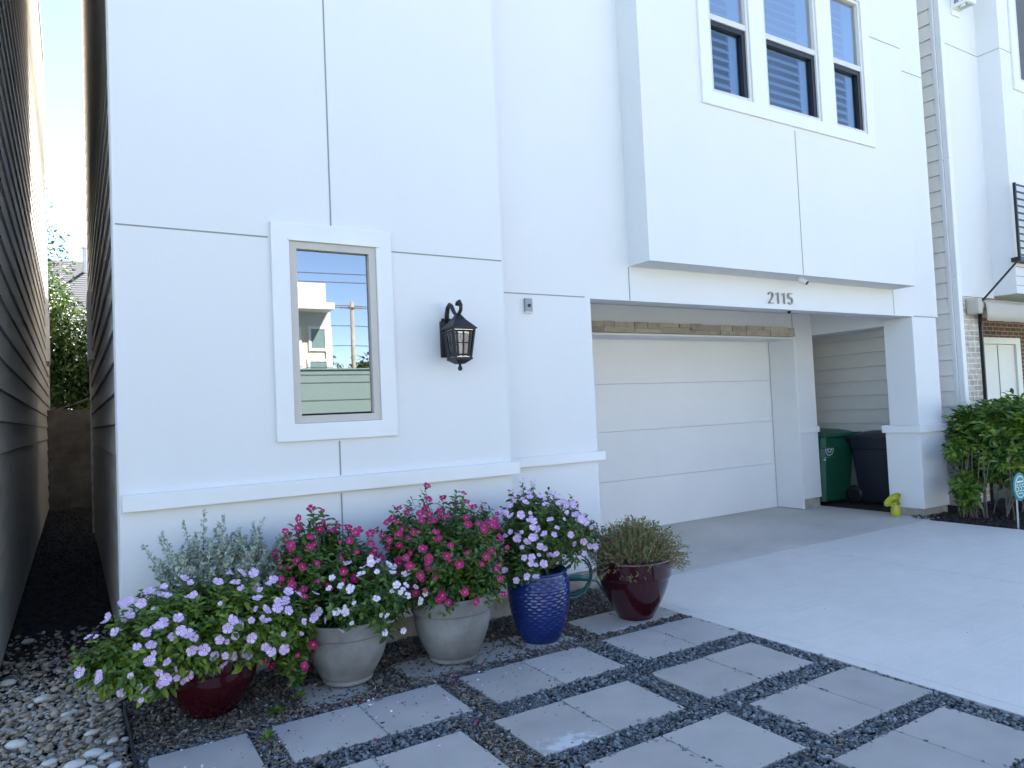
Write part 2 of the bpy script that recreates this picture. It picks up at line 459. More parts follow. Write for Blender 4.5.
class MB:
    def __init__(s):
        s.v = []; s.f = []; s.m = []
    def add(s, vs, fs, mi=0):
        n = len(s.v)
        s.v += [tuple(v) for v in vs]
        s.f += [tuple(i + n for i in f) for f in fs]
        s.m += [mi] * len(fs)
        return s
    def box(s, x0, x1, y0, y1, z0, z1, mi=0):
        vs = [(x0, y0, z0), (x1, y0, z0), (x1, y1, z0), (x0, y1, z0), (x0, y0, z1), (x1, y0, z1), (x1, y1, z1), (x0, y1, z1)]
        fs = [(0, 3, 2, 1), (4, 5, 6, 7), (0, 1, 5, 4), (1, 2, 6, 5), (2, 3, 7, 6), (3, 0, 4, 7)]
        return s.add(vs, fs, mi)
    def hexa(s, vs, mi=0):
        fs = [(0, 3, 2, 1), (4, 5, 6, 7), (0, 1, 5, 4), (1, 2, 6, 5), (2, 3, 7, 6), (3, 0, 4, 7)]
        return s.add(vs, fs, mi)
    def frustum(s, cx, cy, z0, hx0, hy0, z1, hx1, hy1, mi=0):
        return s.hexa([(cx - hx0, cy - hy0, z0), (cx + hx0, cy - hy0, z0), (cx + hx0, cy + hy0, z0), (cx - hx0, cy + hy0, z0),
                       (cx - hx1, cy - hy1, z1), (cx + hx1, cy - hy1, z1), (cx + hx1, cy + hy1, z1), (cx - hx1, cy + hy1, z1)], mi)
    def tube(s, pts, r, n=8, mi=0, cap=True):
        pts = [Vector(p) for p in pts]
        rs = r if isinstance(r, (list, tuple)) else [r] * len(pts)
        base = len(s.v)
        a = None
        for i, p in enumerate(pts):
            d = (pts[min(i + 1, len(pts) - 1)] - pts[max(i - 1, 0)])
            if d.length < 1e-9: d = Vector((0, 0, 1))
            d.normalize()
            if a is None:
                a = d.orthogonal().normalized()
            else:
                a = (a - d * a.dot(d))
                a = a.normalized() if a.length > 1e-6 else d.orthogonal().normalized()
            b = d.cross(a)
            for k in range(n):
                t = 2 * math.pi * k / n
                s.v.append(tuple(p + rs[i] * (math.cos(t) * a + math.sin(t) * b)))
        for i in range(len(pts) - 1):
            for k in range(n):
                k2 = (k + 1) % n
                s.f.append((base + i * n + k, base + i * n + k2, base + (i + 1) * n + k2, base + (i + 1) * n + k))
                s.m.append(mi)
        if cap:
            s.f.append(tuple(base + k for k in range(n))[::-1]); s.m.append(mi)
            e = base + (len(pts) - 1) * n
            s.f.append(tuple(e + k for k in range(n))); s.m.append(mi)
        return s
    def lathe(s, prof, c=(0, 0, 0), n=48, mi=0):
        base = len(s.v)
        for (r, z) in prof:
            for k in range(n):
                t = 2 * math.pi * k / n
                s.v.append((c[0] + r * math.cos(t), c[1] + r * math.sin(t), c[2] + z))
        for i in range(len(prof) - 1):
            for k in range(n):
                k2 = (k + 1) % n
                s.f.append((base + i * n + k, base + i * n + k2, base + (i + 1) * n + k2, base + (i + 1) * n + k)); s.m.append(mi)
        return s
    def build(s, name, mats, parent=None, smooth=False, bevel=0.0, world=True):
        me = bpy.data.meshes.new(name)
        me.from_pydata(s.v, [], s.f)
        if any(s.m):
            me.polygons.foreach_set('material_index', s.m)
        if smooth:
            me.polygons.foreach_set('use_smooth', [True] * len(s.f))
        me.update()
        if bevel > 0:
            bm = bmesh.new()
            bm.from_mesh(me)
            bmesh.ops.recalc_face_normals(bm, faces=bm.faces)
            es = [e for e in bm.edges if len(e.link_faces) == 2 and e.calc_face_angle(0) > 0.5]
            bmesh.ops.bevel(bm, geom=es, offset=bevel, segments=2, affect='EDGES', profile=0.6)
            bm.to_mesh(me)
            bm.free()
        return link(name, me, mats, parent, world)

def np_mesh(name, V, T, mats, parent=None, smooth=False, mi=None):
    me = bpy.data.meshes.new(name)
    V = np.ascontiguousarray(V, dtype=np.float32)
    T = np.ascontiguousarray(T, dtype=np.int32)
    me.vertices.add(len(V))
    me.vertices.foreach_set('co', V.ravel())
    me.loops.add(T.size)
    me.loops.foreach_set('vertex_index', T.ravel())
    me.polygons.add(len(T))
    me.polygons.foreach_set('loop_start', np.arange(0, T.size, 3, dtype=np.int32))
    me.polygons.foreach_set('use_smooth', np.full(len(T), smooth))
    if mi is not None:
        me.polygons.foreach_set('material_index', np.asarray(mi, dtype=np.int32))
    me.update(calc_edges=True)
    me.validate()
    return link(name, me, mats, parent)

def unit(a):
    return a / np.maximum(np.linalg.norm(a, axis=-1, keepdims=True), 1e-9)

LT = np.array([(0, 2, 1), (0, 1, 3), (1, 2, 4), (2, 5, 4), (3, 1, 6), (1, 4, 6), (4, 5, 7), (6, 4, 7)])
def leaves(P, D, N, L, W, curl=0.25):
    """leaf blades: base P, direction D, normal N, length L, width W -> V, T"""
    D = unit(D)
    Sd = unit(np.cross(D, N))
    N = unit(np.cross(Sd, D))
    L = L[:, None]; W = W[:, None]
    def at(t, s, dz):
        return P + D * (L * t) + Sd * (W * s * 0.5) + N * (L * dz)
    c = curl
    V = np.stack([at(0, 0, 0), at(.42, 0, -.02 - c * .12), at(.38, 1, .07 - c * .12), at(.38, -1, .07 - c * .12),
                  at(.76, 0, -.02 - c * .4), at(.74, .78, .05 - c * .4), at(.74, -.78, .05 - c * .4), at(1, 0, -c)], axis=1)
    n = len(P)
    T = (LT[None] + (np.arange(n) * 8)[:, None, None]).reshape(-1, 3)
    return V.reshape(-1, 3), T

def merge(parts):
    Vs, Ts, o = [], [], 0
    for V, T in parts:
        Vs.append(V); Ts.append(T + o); o += len(V)
    return np.concatenate(Vs), np.concatenate(Ts)

def rand_unit(n):
    return unit(rng.normal(size=(n, 3)))

def stems_np(A, B, r, bend=0.0):
    """thin 3-sided two-segment stems from A to B"""
    n = len(A)
    d = unit(B - A)
    a = unit(np.cross(d, rand_unit(n)))
    b = np.cross(d, a)
    mid = (A + B) / 2 + np.array([0, 0, 1.0]) * bend * np.linalg.norm(B - A, axis=1, keepdims=True)
    V = []
    for P, rr in ((A, 1.0), (mid, .8), (B, .45)):
        for k in range(3):
            t = 2 * math.pi * k / 3
            V.append(P + r * rr * (math.cos(t) * a + math.sin(t) * b))
    V = np.stack(V, 1).reshape(-1, 3)
    t = []
    for s_ in (0, 3):
        for k in range(3):
            k2 = (k + 1) % 3
            t += [(s_ + k, s_ + k2, s_ + 3 + k2), (s_ + k, s_ + 3 + k2, s_ + 3 + k)]
    T = (np.array(t)[None] + (np.arange(n) * 9)[:, None, None]).reshape(-1, 3)
    return V, T

def ico_variants(k, sub, noise, seed):
    out = []
    r = random.Random(seed)
    for _ in range(k):
        bm = bmesh.new()
        bmesh.ops.create_icosphere(bm, subdivisions=sub, radius=0.5)
        ph = [r.uniform(0, 6) for _ in range(6)]
        for v in bm.verts:
            c = v.co.copy()
            f = 1 + noise * (math.sin(5 * c.x + ph[0]) + math.sin(6 * c.y + ph[1]) + math.sin(5 * c.z + ph[2])) / 2 + r.uniform(-noise, noise) * .5
            v.co = c * f
        V = np.array([v.co[:] for v in bm.verts])
        bm.verts.index_update()
        T = np.array([[v.index for v in f.verts] for f in bm.faces])
        bm.free()
        out.append((V, T))
    return out

def rot_mats(n, tilt):
    """random yaw, then a tilt up to `tilt` about a random horizontal axis"""
    a = rng.uniform(0, 2 * math.pi, n)
    t = rng.normal(0, tilt, n); t2 = rng.normal(0, tilt, n)
    ca, sa, ct, st, cu, su = np.cos(a), np.sin(a), np.cos(t), np.sin(t), np.cos(t2), np.sin(t2)
    z, o = np.zeros(n), np.ones(n)
    Rz = np.stack([ca, -sa, z, sa, ca, z, z, z, o], 1).reshape(n, 3, 3)
    Rx = np.stack([o, z, z, z, ct, -st, z, st, ct], 1).reshape(n, 3, 3)
    Ry = np.stack([cu, z, su, z, o, z, -su, z, cu], 1).reshape(n, 3, 3)
    return Rz @ Rx @ Ry

def scatter(name, P, size, var, mats, tilt=0.4, smooth=False, kind='stuff', label=None, cat=None):
    n = len(P)
    k = rng.integers(0, len(var), n)
    parts = []
    for i, (V, T) in enumerate(var):
        s_ = np.where(k == i)[0]
        if not len(s_): continue
        Rm = rot_mats(len(s_), tilt)
        W = np.einsum('nij,nvj->nvi', Rm, V[None] * size[s_][:, None, :]) + P[s_][:, None, :]
        parts.append((W.reshape(-1, 3), (T[None] + (np.arange(len(s_)) * len(V))[:, None, None]).reshape(-1, 3)))
    V, T = merge(parts)
    o = np_mesh(name, V, T, mats, smooth=smooth)
    return tag(o, label, cat, kind=kind)

# ------------------------------------------------------------------ ground
MB().add([(-300, -300, -0.10), (300, -300, -0.10), (300, 300, -0.10), (-300, 300, -0.10)], [(0, 1, 2, 3)]).build('ground', M['lawn'])['kind'] = 'structure'
b = MB()
b.box(-120, 120, -16.5, -9.5, -0.2, -0.09)
b.build('street', M['asphalt'])['kind'] = 'structure'
b = MB()
b.box(-120, 120, -9.4, -9.15, -0.2, 0.02)
b.box(-120, 120, -16.85, -16.6, -0.2, 0.02)
b.build('kerb', M['walk'])['kind'] = 'structure'
b = MB()
b.box(-120, 3.69, -8.3, -6.9, -0.2, -0.01)
b.box(8.60, 120, -8.3, -6.9, -0.2, -0.01)
b.box(-120, 120, -19.2, -17.6, -0.2, -0.01)
b.build('sidewalk', M['walk'])['kind'] = 'structure'

DX0, DX1 = 3.70, 8.60
b = MB()
b.box(DX0, DX0 + .085, -9.15, 4.725, -0.2, 0.0)
b.box(DX0 + .0865, 6.205, -9.15, 4.725, -0.2, 0.0)
b.box(6.217, DX1, -9.15, 4.725, -0.2, 0.0)
b.build('driveway', M['conc'], bevel=0.003)['kind'] = 'structure'
b = MB()
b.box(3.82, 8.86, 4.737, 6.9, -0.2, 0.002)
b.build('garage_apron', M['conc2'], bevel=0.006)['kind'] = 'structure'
b = MB()
b.box(0.215, DX0 - 0.006, 0.4, 4.62, -0.15, -0.030)
b.build('gravel_bed', M['bed'])['kind'] = 'structure'
b = MB()
b.box(-3.0, 0.20, 0.4, 19.5, -0.15, -0.045)
b.box(0.2005, 1.0, 4.63, 19.5, -0.15, -0.046)
b.build('pebble_bed', M['soil'])['kind'] = 'structure'
b = MB()
b.box(DX1 + 0.01, 16.0, -1.0, 4.9, -0.15, -0.012)
b.box(8.87, 9.99, 4.9, 8.0, -0.15, -0.013)
b.build('planting_bed', M['soil'])['kind'] = 'structure'

# ------------------------------------------------------------------ our townhouse
HT = 9.6
YL, YM, YB = 4.60, 4.88, 4.61
XL0, XL1, XM1 = 0.215, 2.79, 9.38
house = thing('townhouse', 'white stucco three-storey townhouse with recessed garage and slim window', 'house', (3.0, 6.0, 0))

b = MB()
# left block front with the window hole (1.09..1.88 x 1.40..2.74), back wall, floors
wx0, wx1, wz0, wz1 = 1.16, 1.82, 1.46, 2.69
ZF = 0.14
b.box(XL0, wx0, YL, YL + 0.2, ZF, HT)
b.box(wx1, XL1, YL, YL + 0.2, ZF, HT)
b.box(wx0, wx1, YL, YL + 0.2, ZF, wz0)
b.box(wx0, wx1, YL, YL + 0.2, wz1, HT)
# middle block beside the garage opening, lintel, upper wall
GX0 = 3.83
b.box(XL1, GX0, YM, YM + 0.2, ZF, HT)
b.box(XL1 - 0.2, XL1, YL + 0.2, YM + 0.2, ZF, HT)
b.box(GX0, XM1, YM, YM + 0.16, 2.445, HT)
# inner left face of the recess, recess front wall, jamb return
b.box(GX0 - 0.2, GX0, YM + 0.2, 6.8, ZF, 2.668)
b.box(GX0, 8.42, 6.32, 6.48, 2.45, 2.668)
b.box(8.42, 8.82, 6.30, 6.80, 0.135, 2.668)
# side beam over the opening to the bins
b.box(8.82, 9.34, 5.04, 6.80, 2.375, 2.668)
b.box(GX0, 8.82, 6.90, 7.0, 0.0, 2.668)
b.box(8.82, 9.0, 6.80, 6.98, 0.12, 2.668)
b.build('wall', M['stucco'], house)
# bay window box
b = MB()
BX0, BX1, BZ = 4.29, 8.435, 2.757
ow0, ow1, oz0, oz1 = 5.12, 7.68, 4.36, 6.05     # the opening in the bay
b.box(BX0, ow0, YB, YM, BZ, HT)
b.box(ow1, BX1, YB, YM, BZ, HT)
b.box(ow0, ow1, YB, YM, BZ, oz0)
b.box(ow0, ow1, YB, YM, oz1, HT)
b.build('bay', M['stucco'], house)
b = MB()
b.box(GX0 + 0.002, 8.819, YM + 0.161, 6.319, 2.67, 2.76)
b.build('porch_ceiling', M['stucco'], house)
# trim bands
b = MB()
b.box(XL0 + 0.012, 2.84, YL - 0.045, YL - 0.001, 1.032, 1.128)
b.box(2.792, 2.84, YL + 0.0, YL + 0.2, 1.032, 1.128)
b.build('trim_band', M['trimw'], house, bevel=0.006)
b = MB()
b.box(2.843, 3.885, YM - 0.04, YM - 0.001, 1.050, 1.130)
b.box(3.832, 3.885, YM + 0.0, YM + 0.22, 1.050, 1.130)
b.build('trim_band', M['trimw'], house, bevel=0.006)
# foundation
b = MB()
b.box(XL0 + 0.03, XL1 - 0.01, YL + 0.025, YL + 0.2, -0.1, ZF)
b.box(XL1 - 0.01, GX0 - 0.02, YM + 0.025, YM + 0.2, -0.1, ZF)
b.build('foundation', M['found'], house, bevel=0.008)
b = MB()
b.box(8.45, 8.82, 6.325, 6.75, -0.1, 0.135)
b.build('foundation', M['found'], house, bevel=0.008)
# control joints, each a part
J = 0.0045
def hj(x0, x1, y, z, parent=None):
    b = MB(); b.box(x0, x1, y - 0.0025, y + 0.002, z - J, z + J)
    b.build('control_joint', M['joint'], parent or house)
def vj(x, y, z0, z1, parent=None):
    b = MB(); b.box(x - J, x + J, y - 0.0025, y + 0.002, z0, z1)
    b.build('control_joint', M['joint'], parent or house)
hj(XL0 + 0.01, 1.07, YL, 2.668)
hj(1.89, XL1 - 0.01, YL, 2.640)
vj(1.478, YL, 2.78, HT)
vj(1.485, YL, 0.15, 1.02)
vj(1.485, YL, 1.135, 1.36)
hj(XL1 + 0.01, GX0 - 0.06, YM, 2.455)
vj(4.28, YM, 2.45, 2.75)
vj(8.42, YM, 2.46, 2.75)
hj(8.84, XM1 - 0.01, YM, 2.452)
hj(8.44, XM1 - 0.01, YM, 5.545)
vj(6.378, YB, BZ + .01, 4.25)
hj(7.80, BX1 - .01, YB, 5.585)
# pillar
pil = MB()
pil.box(8.80, 9.335, YM + 0.001, 5.25, 1.10, 2.444)
pil.box(8.745, 9.315, YM - 0.03, 5.28, 0.10, 1.02)
P_ = pil.build('pillar', M['stucco'], house, bevel=0.006)
b = MB()
b.box(8.715, 9.37, YM - 0.06, 5.31, 1.021, 1.115)
b.build('collar_band', M['trimw'], P_, bevel=0.008)
b = MB()
b.box(8.76, 9.30, YM - 0.01, 5.26, -0.05, 0.099)
b.build('footing', M['found'], P_, bevel=0.012)
b = MB()
b.box(8.40, 8.86, 6.27, 6.299, 1.03, 1.105)
b.box(8.821, 8.86, 6.27, 6.8, 1.03, 1.105)
b.build('trim_band', M['trimw'], house, bevel=0.005)
# stone ledge over the garage door
b = MB()
xs = GX0 + 0.002
i = 0
r = random.Random(3)
while xs < 8.36:
    wd = r.uniform(0.34, 0.55)
    x1 = min(xs + wd, 8.385)
    if x1 > 8.30: x1 = 8.385
    cut = r.uniform(0.35, 0.65)
    b.box(xs, x1 - 0.009, 6.262 - r.uniform(0, .03), 6.319, 2.345, 2.345 + 0.12 * cut - 0.002)
    sp = r.uniform(0.3, 0.7)
    xm = xs + (x1 - xs) * sp
    b.box(xs, xm - 0.008, 6.262 - r.uniform(0, .03), 6.319, 2.345 + 0.12 * cut, 2.468)
    b.box(xm, x1 - 0.009, 6.262 - r.uniform(0, .03), 6.319, 2.345 + 0.12 * cut, 2.462)
    xs = x1
b.build('stone_ledge', M['stone_tan'], house)
# garage door and trim
g = MB()
zs = [0.004, 0.615, 1.205, 1.775, 2.345]
for z0, z1 in zip(zs, zs[1:]):
    g.box(GX0 + 0.03, 8.40, 6.70, 6.74, z0 + 0.0012, z1 - 0.0012)
gd = g.build('garage_door', M['door'], house, bevel=0.0035)
b = MB()
b.box(GX0 + 0.03, 8.40, 6.735, 6.745, 0.01, 2.34)
b.build('panel_joint', M['door_gap'], gd)
b = MB()
b.box(GX0 + 0.001, 8.418, 6.30, 6.69, 2.318, 2.343)
b.box(8.385, 8.419, 6.275, 6.69, 0.01, 2.3435)
b.build('door_trim', M['trimw'], house, bevel=0.004)
# house number 2115
def digit(ch, x0, z0, wd, h):
    k = MB()
    pts = {'2': [(0, .80), (.12, .95), (.42, 1), (.78, .95), (.95, .78), (.9, .6), (.55, .32), (.05, 0), (1, 0)],
           '1': [(.2, .86), (.6, 1), (.6, 0)],
           '5': [(.92, 1), (.2, 1), (.12, .58), (.5, .64), (.85, .52), (.97, .3), (.82, .08), (.45, 0), (.05, .12)]}[ch]
    t = 0.0048
    for (ax, az), (bx, bz) in zip(pts, pts[1:]):
        A = Vector((x0 + ax * wd, 0, z0 + az * h)); B = Vector((x0 + bx * wd, 0, z0 + bz * h))
        d = (B - A).normalized()
        A -= d * t * .6; B += d * t * .6
        nn = Vector((-d.z, 0, d.x)) * t
        c = [A - nn, B - nn, B + nn, A + nn]
        k.hexa([(p.x, YM - 0.022, p.z) for p in c] + [(p.x, YM - 0.004, p.z) for p in c])
    return k
for ch, x0 in zip('2115', (6.145, 6.255, 6.35, 6.452)):
    digit(ch, x0, 2.502, 0.072, 0.112).build('house_number', M['steel'], house)

# windows
def frame_box(mb, x0, x1, z0, z1, y0, y1, t):
    """one mitred rectangular ring"""
    o = [(x0, z0), (x1, z0), (x1, z1), (x0, z1)]
    n = [(x0 + t, z0 + t), (x1 - t, z0 + t), (x1 - t, z1 - t), (x0 + t, z1 - t)]
    vs = [(x, y0, z) for x, z in o] + [(x, y0, z) for x, z in n] + [(x, y1, z) for x, z in o] + [(x, y1, z) for x, z in n]
    fs = []
    for k in range(4):
        k2 = (k + 1) % 4
        fs += [(k, k2, 4 + k2, 4 + k), (8 + k, 12 + k, 12 + k2, 8 + k2), (k, 8 + k, 8 + k2, k2), (4 + k, 4 + k2, 12 + k2, 12 + k)]
    mb.add(vs, fs)
win = MB()
frame_box(win, 1.196, 1.776, 1.485, 2.655, YL - 0.012, YL + 0.06, 0.048)
WN = win.build('window', M['frame'], house, bevel=0.004)
b = MB()
frame_box(b, 1.083, 1.888, 1.372, 2.768, YL - 0.026, YL - 0.001, 0.112)
b.build('casing', M['trimw'], WN, bevel=0.005)
b = MB()
b.box(1.187, 1.80, YL - 0.034, YL - 0.0, 2.6545, 2.668)
b.build('drip_cap', M['trimw'], WN)
b = MB()
b.add([(1.247, YL + 0.022, 1.545), (1.74, YL + 0.022, 1.545), (1.74, YL + 0.022, 2.605), (1.247, YL + 0.022, 2.605)], [(0, 1, 2, 3)])
b.build('pane', M['glass'], WN)
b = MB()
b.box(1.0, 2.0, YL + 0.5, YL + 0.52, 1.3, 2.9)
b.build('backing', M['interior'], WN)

def bay_window(x0, x1, dz):
    z0, zm, z1 = 4.418, 5.158, 5.93
    f = MB()
    frame_box(f, x0, x1, z0, z1, YB - 0.010, YB + 0.07, 0.034)
    f.box(x0 + 0.034, x1 - 0.034, YB - 0.006, YB + 0.06, zm - 0.028, zm + 0.028)
    W = f.build('window', M['framel'], house, bevel=0.003)
    s_ = MB()      # dark screen frame inside the lower light
    s_.box(x1 - 0.085, x1 - 0.0345, YB + 0.008, YB + 0.065, z0 + 0.0345, zm - 0.0285)
    s_.box(x0 + 0.0345, x1 - 0.0855, YB + 0.008, YB + 0.065, zm - 0.075, zm - 0.0285)
    s_.build('sash', M['darkframe'], W)
    p = MB()
    p.add([(x0 + .034, YB + .03, zm + .028), (x1 - .034, YB + .03, zm + .028), (x1 - .034, YB + .03, z1 - .034), (x0 + .034, YB + .03, z1 - .034)], [(0, 1, 2, 3)])
    p.build('pane', M['glass_up'], W)
    p = MB()
    p.add([(x0 + .034, YB + .045, z0 + .034), (x1 - .085, YB + .045, z0 + .034), (x1 - .085, YB + .045, zm - .075), (x0 + .034, YB + .045, zm - .075)], [(0, 1, 2, 3)])
    p.build('pane', M['glass_low'], W)
    l = MB()
    z = z0 + 0.06
    xr = x1 - 0.20
    while z < z1 - 0.06:
        c, s2 = 0.040 * math.cos(R(52)), 0.040 * math.sin(R(52))
        y = YB + 0.088
        l.hexa([(x0 + 0.03, y - c, z - s2), (xr, y - c, z - s2), (xr, y + c, z + s2), (x0 + 0.03, y + c, z + s2),
                (x0 + 0.03, y - c, z - s2 + .008), (xr, y - c, z - s2 + .008), (xr, y + c, z + s2 + .008), (x0 + 0.03, y + c, z + s2 + .008)])
        z += 0.088
    l.box(xr + 0.001, x1 - 0.03, YB + 0.078, YB + 0.098, z0, z1)
    l.build('shutter', M['shutter'], W)
    return W
M['glass_low'] = glass_mat('screened_glass', 1.5, (0.42, 0.56, 0.74), 0.10)
for x0, x1 in ((5.175, 5.74), (5.965, 6.82), (7.07, 7.635)):
    bay_window(x0, x1, 0)
b = MB()
cy0, cy1 = YB - 0.024, YB - 0.0005
b.box(5.038, 5.172, cy0, cy1, 4.288, 6.16)
b.box(7.638, 7.775, cy0, cy1, 4.288, 6.16)
b.box(5.172, 7.638, cy0, cy1, 4.288, 4.416)
b.box(5.172, 7.638, cy0, cy1, 5.933, 6.16)
b.box(5.743, 5.962, cy0, YB + 0.1, 4.416, 5.933)
b.box(6.823, 7.067, cy0, YB + 0.1, 4.416, 5.933)
b.build('casing', M['trimw'], house)
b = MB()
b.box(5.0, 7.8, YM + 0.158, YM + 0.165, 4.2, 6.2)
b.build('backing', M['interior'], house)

# side siding on the left flank, back and far side, roof
def siding(mb, axis, pos, a0, a1, z0, z1, step, out, lap=0.018):
    """lap boards on the plane axis=pos from a0 to a1; out = +1/-1 the side that shows"""
    z = z0
    while z < z1:
        zt = min(z + step, z1)
        def pt(a, d, zz):
            return (pos + out * d, a, zz) if axis == 'x' else (a, pos + out * d, zz)
        g = 0.013
        vs = [pt(a0, lap, z), pt(a1, lap, z), pt(a1, 0.002, zt - g), pt(a0, 0.002, zt - g), pt(a0, -.018, zt - g), pt(a1, -.018, zt - g),
              pt(a0, -.018, zt), pt(a1, -.018, zt), pt(a0, lap, zt), pt(a1, lap, zt)]
        mb.add(vs, [(0, 1, 2, 3), (3, 2, 5, 4), (4, 5, 7, 6), (6, 7, 9, 8)])
        z = zt
b = MB()
siding(b, 'x', 0.252, YL + 0.205, 12.25, 0.10, HT, 0.205, -1)
b.box(0.274, 0.40, YL + 0.201, 12.25, 0.0, HT)
b.build('side_siding', M['siding_own'], house)
b = MB()
b.box(0.225, 0.40, 12.251, 12.34, 0.0, HT)
b.build('corner_board', M['trimw'], house)
b = MB()
b.box(XL0 + 0.0005, 0.245, YL + 0.2005, YL + 0.26, 0.0, HT)
b.build('corner_board', M['trimw'], house)
b = MB()
frame_box(b, 11.3, 12.2, 2.4, 3.5, 0, 0, 0.1) if False else None
b.box(0.195, 0.25, 11.75, 11.87, 2.45, 3.35)
b.box(0.195, 0.25, 11.0, 11.12, 2.45, 3.35)
b.box(0.195, 0.25, 11.121, 11.749, 2.45, 2.55)
b.box(0.195, 0.25, 11.121, 11.749, 3.25, 3.35)
b.build('side_window_casing', M['trimw'], house)
b = MB()
b.box(0.40, XM1, 12.2, 12.34, 0, HT)
b.box(XM1 - 0.12, XM1 - 0.001, YM + 0.161, 12.2, 2.675, HT)
b.box(9.0, XM1 - 0.001, 7.4, 12.19, -0.05, 2.674)
b.box(1.0, XM1, 12.341, 20.0, -0.05, 6.9)  # unseen rear wing, added to keep sun off the alley's left wall
b.build('rear_wall_and_shade_wing', M['siding_own'], house)
b = MB()
b.box(XL0 - 0.05, XM1 + 0.05, YL - 0.12, 12.45, HT, HT + 0.35)
b.build('roof', M['roof'], house)
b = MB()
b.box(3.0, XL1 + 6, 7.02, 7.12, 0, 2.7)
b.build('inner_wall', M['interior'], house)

# ------------------------------------------------------------------ wall lantern
LX, LY = 2.29, 4.40
lan = thing('wall_lantern', 'black carriage lantern mounted on the white wall right of the slim window', 'lantern', (LX, YL, 1.85))
b = MB()
b.box(LX - 0.05, LX + 0.05, YL - 0.028, YL - 0.001, 1.905, 2.165)
b.box(LX - 0.036, LX + 0.036, YL - 0.028, YL - 0.001, 2.166, 2.185)
b.build('back_plate', M['black'], lan, bevel=0.006)
arm = MB()
apts = [(LX, YL - 0.02, 2.15), (LX, YL - 0.03, 2.21), (LX, YL - 0.05, 2.258), (LX, YL - 0.08, 2.275), (LX, YL - 0.11, 2.258), (LX, YL - 0.14, 2.215), (LX, YL - 0.175, 2.188),
        (LX, YL - 0.215, 2.19), (LX, YL - 0.245, 2.215), (LX, YL - 0.25, 2.25), (LX, YL - 0.23, 2.277), (LX, YL - 0.205, 2.272), (LX, YL - 0.197, 2.252)]
arm.tube(apts, [0.017, 0.017, 0.016, 0.016, 0.015, 0.014, 0.013, 0.013, 0.013, 0.013, 0.013, 0.015, 0.017], 10)
arm.build('arm', M['black'], lan, smooth=True)
arm = MB()
arm.tube([(LX, YL - 0.02, 1.93), (LX, YL - 0.06, 1.905), (LX, YL - 0.13, 1.90)], 0.011, 8)
arm.build('lower_stay', M['black'], lan, smooth=True)
b = MB()
b.frustum(LX, LY, 2.082, 0.096, 0.096, 2.094, 0.096, 0.096)
b.frustum(LX, LY, 2.0945, 0.092, 0.092, 2.150, 0.042, 0.042)
b.frustum(LX, LY, 2.1505, 0.042, 0.042, 2.198, 0.010, 0.010)
b.build('cap', M['black'], lan, bevel=0.003)
cage = MB()
zt, zb, ht_, hb_ = 2.081, 1.885, 0.082, 0.058
def cg(t, sx, sy, ins=0.0):
    h_ = hb_ + (ht_ - hb_) * t - ins
    return Vector((LX + sx * h_, LY + sy * h_, zb + (zt - zb) * t))
for sx, sy in ((-1, -1), (1, -1), (1, 1), (-1, 1)):
    cage.tube([cg(0, sx, sy), cg(1, sx, sy)], 0.0085, 6)
for (s0, s1) in (((-1, -1), (1, -1)), ((1, -1), (1, 1)), ((1, 1), (-1, 1)), ((-1, 1), (-1, -1))):
    for t in (0.10, 0.52, 0.93):
        cage.tube([cg(t, *s0), cg(t, *s1)], 0.007 if t != .52 else 0.004, 5)
    for t in (0.33, 0.66) if False else (0.5,):
        A = cg(0.05, *s0).lerp(cg(0.05, *s1), t); B = cg(.95, *s0).lerp(cg(.95, *s1), t)
        cage.tube([A, B], 0.004, 5)
    for t in (0.16, 0.84):
        A = cg(0.05, *s0).lerp(cg(0.05, *s1), t); B = cg(.95, *s0).lerp(cg(.95, *s1), t)
        cage.tube([A, B], 0.008, 5)
cage.frustum(LX, LY, 1.872, 0.068, 0.068, 1.888, 0.066, 0.066)
cage.frustum(LX, LY, 1.845, 0.026, 0.026, 1.8715, 0.062, 0.062)
cage.build('cage', M['black'], lan)
b = MB()
b.lathe([(0.0, -.03), (0.012, -0.028), (0.017, -0.014), (0.012, 0.0), (0.008, 0.008), (0.014, 0.02)], (LX, LY, 1.828), 14)
b.build('finial', M['black'], lan, smooth=True)
b = MB()
b.frustum(LX, LY, 1.8885, 0.054, 0.054, 2.079, 0.076, 0.076)
b.build('glass', M['seedglass'], lan)
b = MB()
b.lathe([(0, 1.88), (0.016, 1.88), (0.016, 1.99), (0.010, 2.02), (0.0, 2.03)], (LX, LY, 0), 14)
b.build('candle_bulb', M['bulb'], lan, smooth=True)

# keypad and cameras
kp = thing('keypad', 'small grey metal keypad box on the white wall beside the garage', 'keypad', (3.178, YM, 2.30))
b = MB(); b.box(3.145, 3.213, YM - 0.028, YM - 0.001, 2.305, 2.415); b.build('housing', M['greybox'], kp, bevel=0.004)
b = MB(); b.lathe([(0.0, 0), (0.013, 0), (0.013, 0.01), (0, 0.01)], (0, 0, 0), 12)
b.v = [(3.179 + x, YM - 0.0285 - z, 2.355 + y) for x, y, z in b.v]
b.build('button', M['blackplastic'], kp)
b = MB(); b.box(3.14, 3.218, YM - 0.032, YM - 0.001, 2.296, 2.3045); b.build('base_lip', M['whiteplastic'], kp)

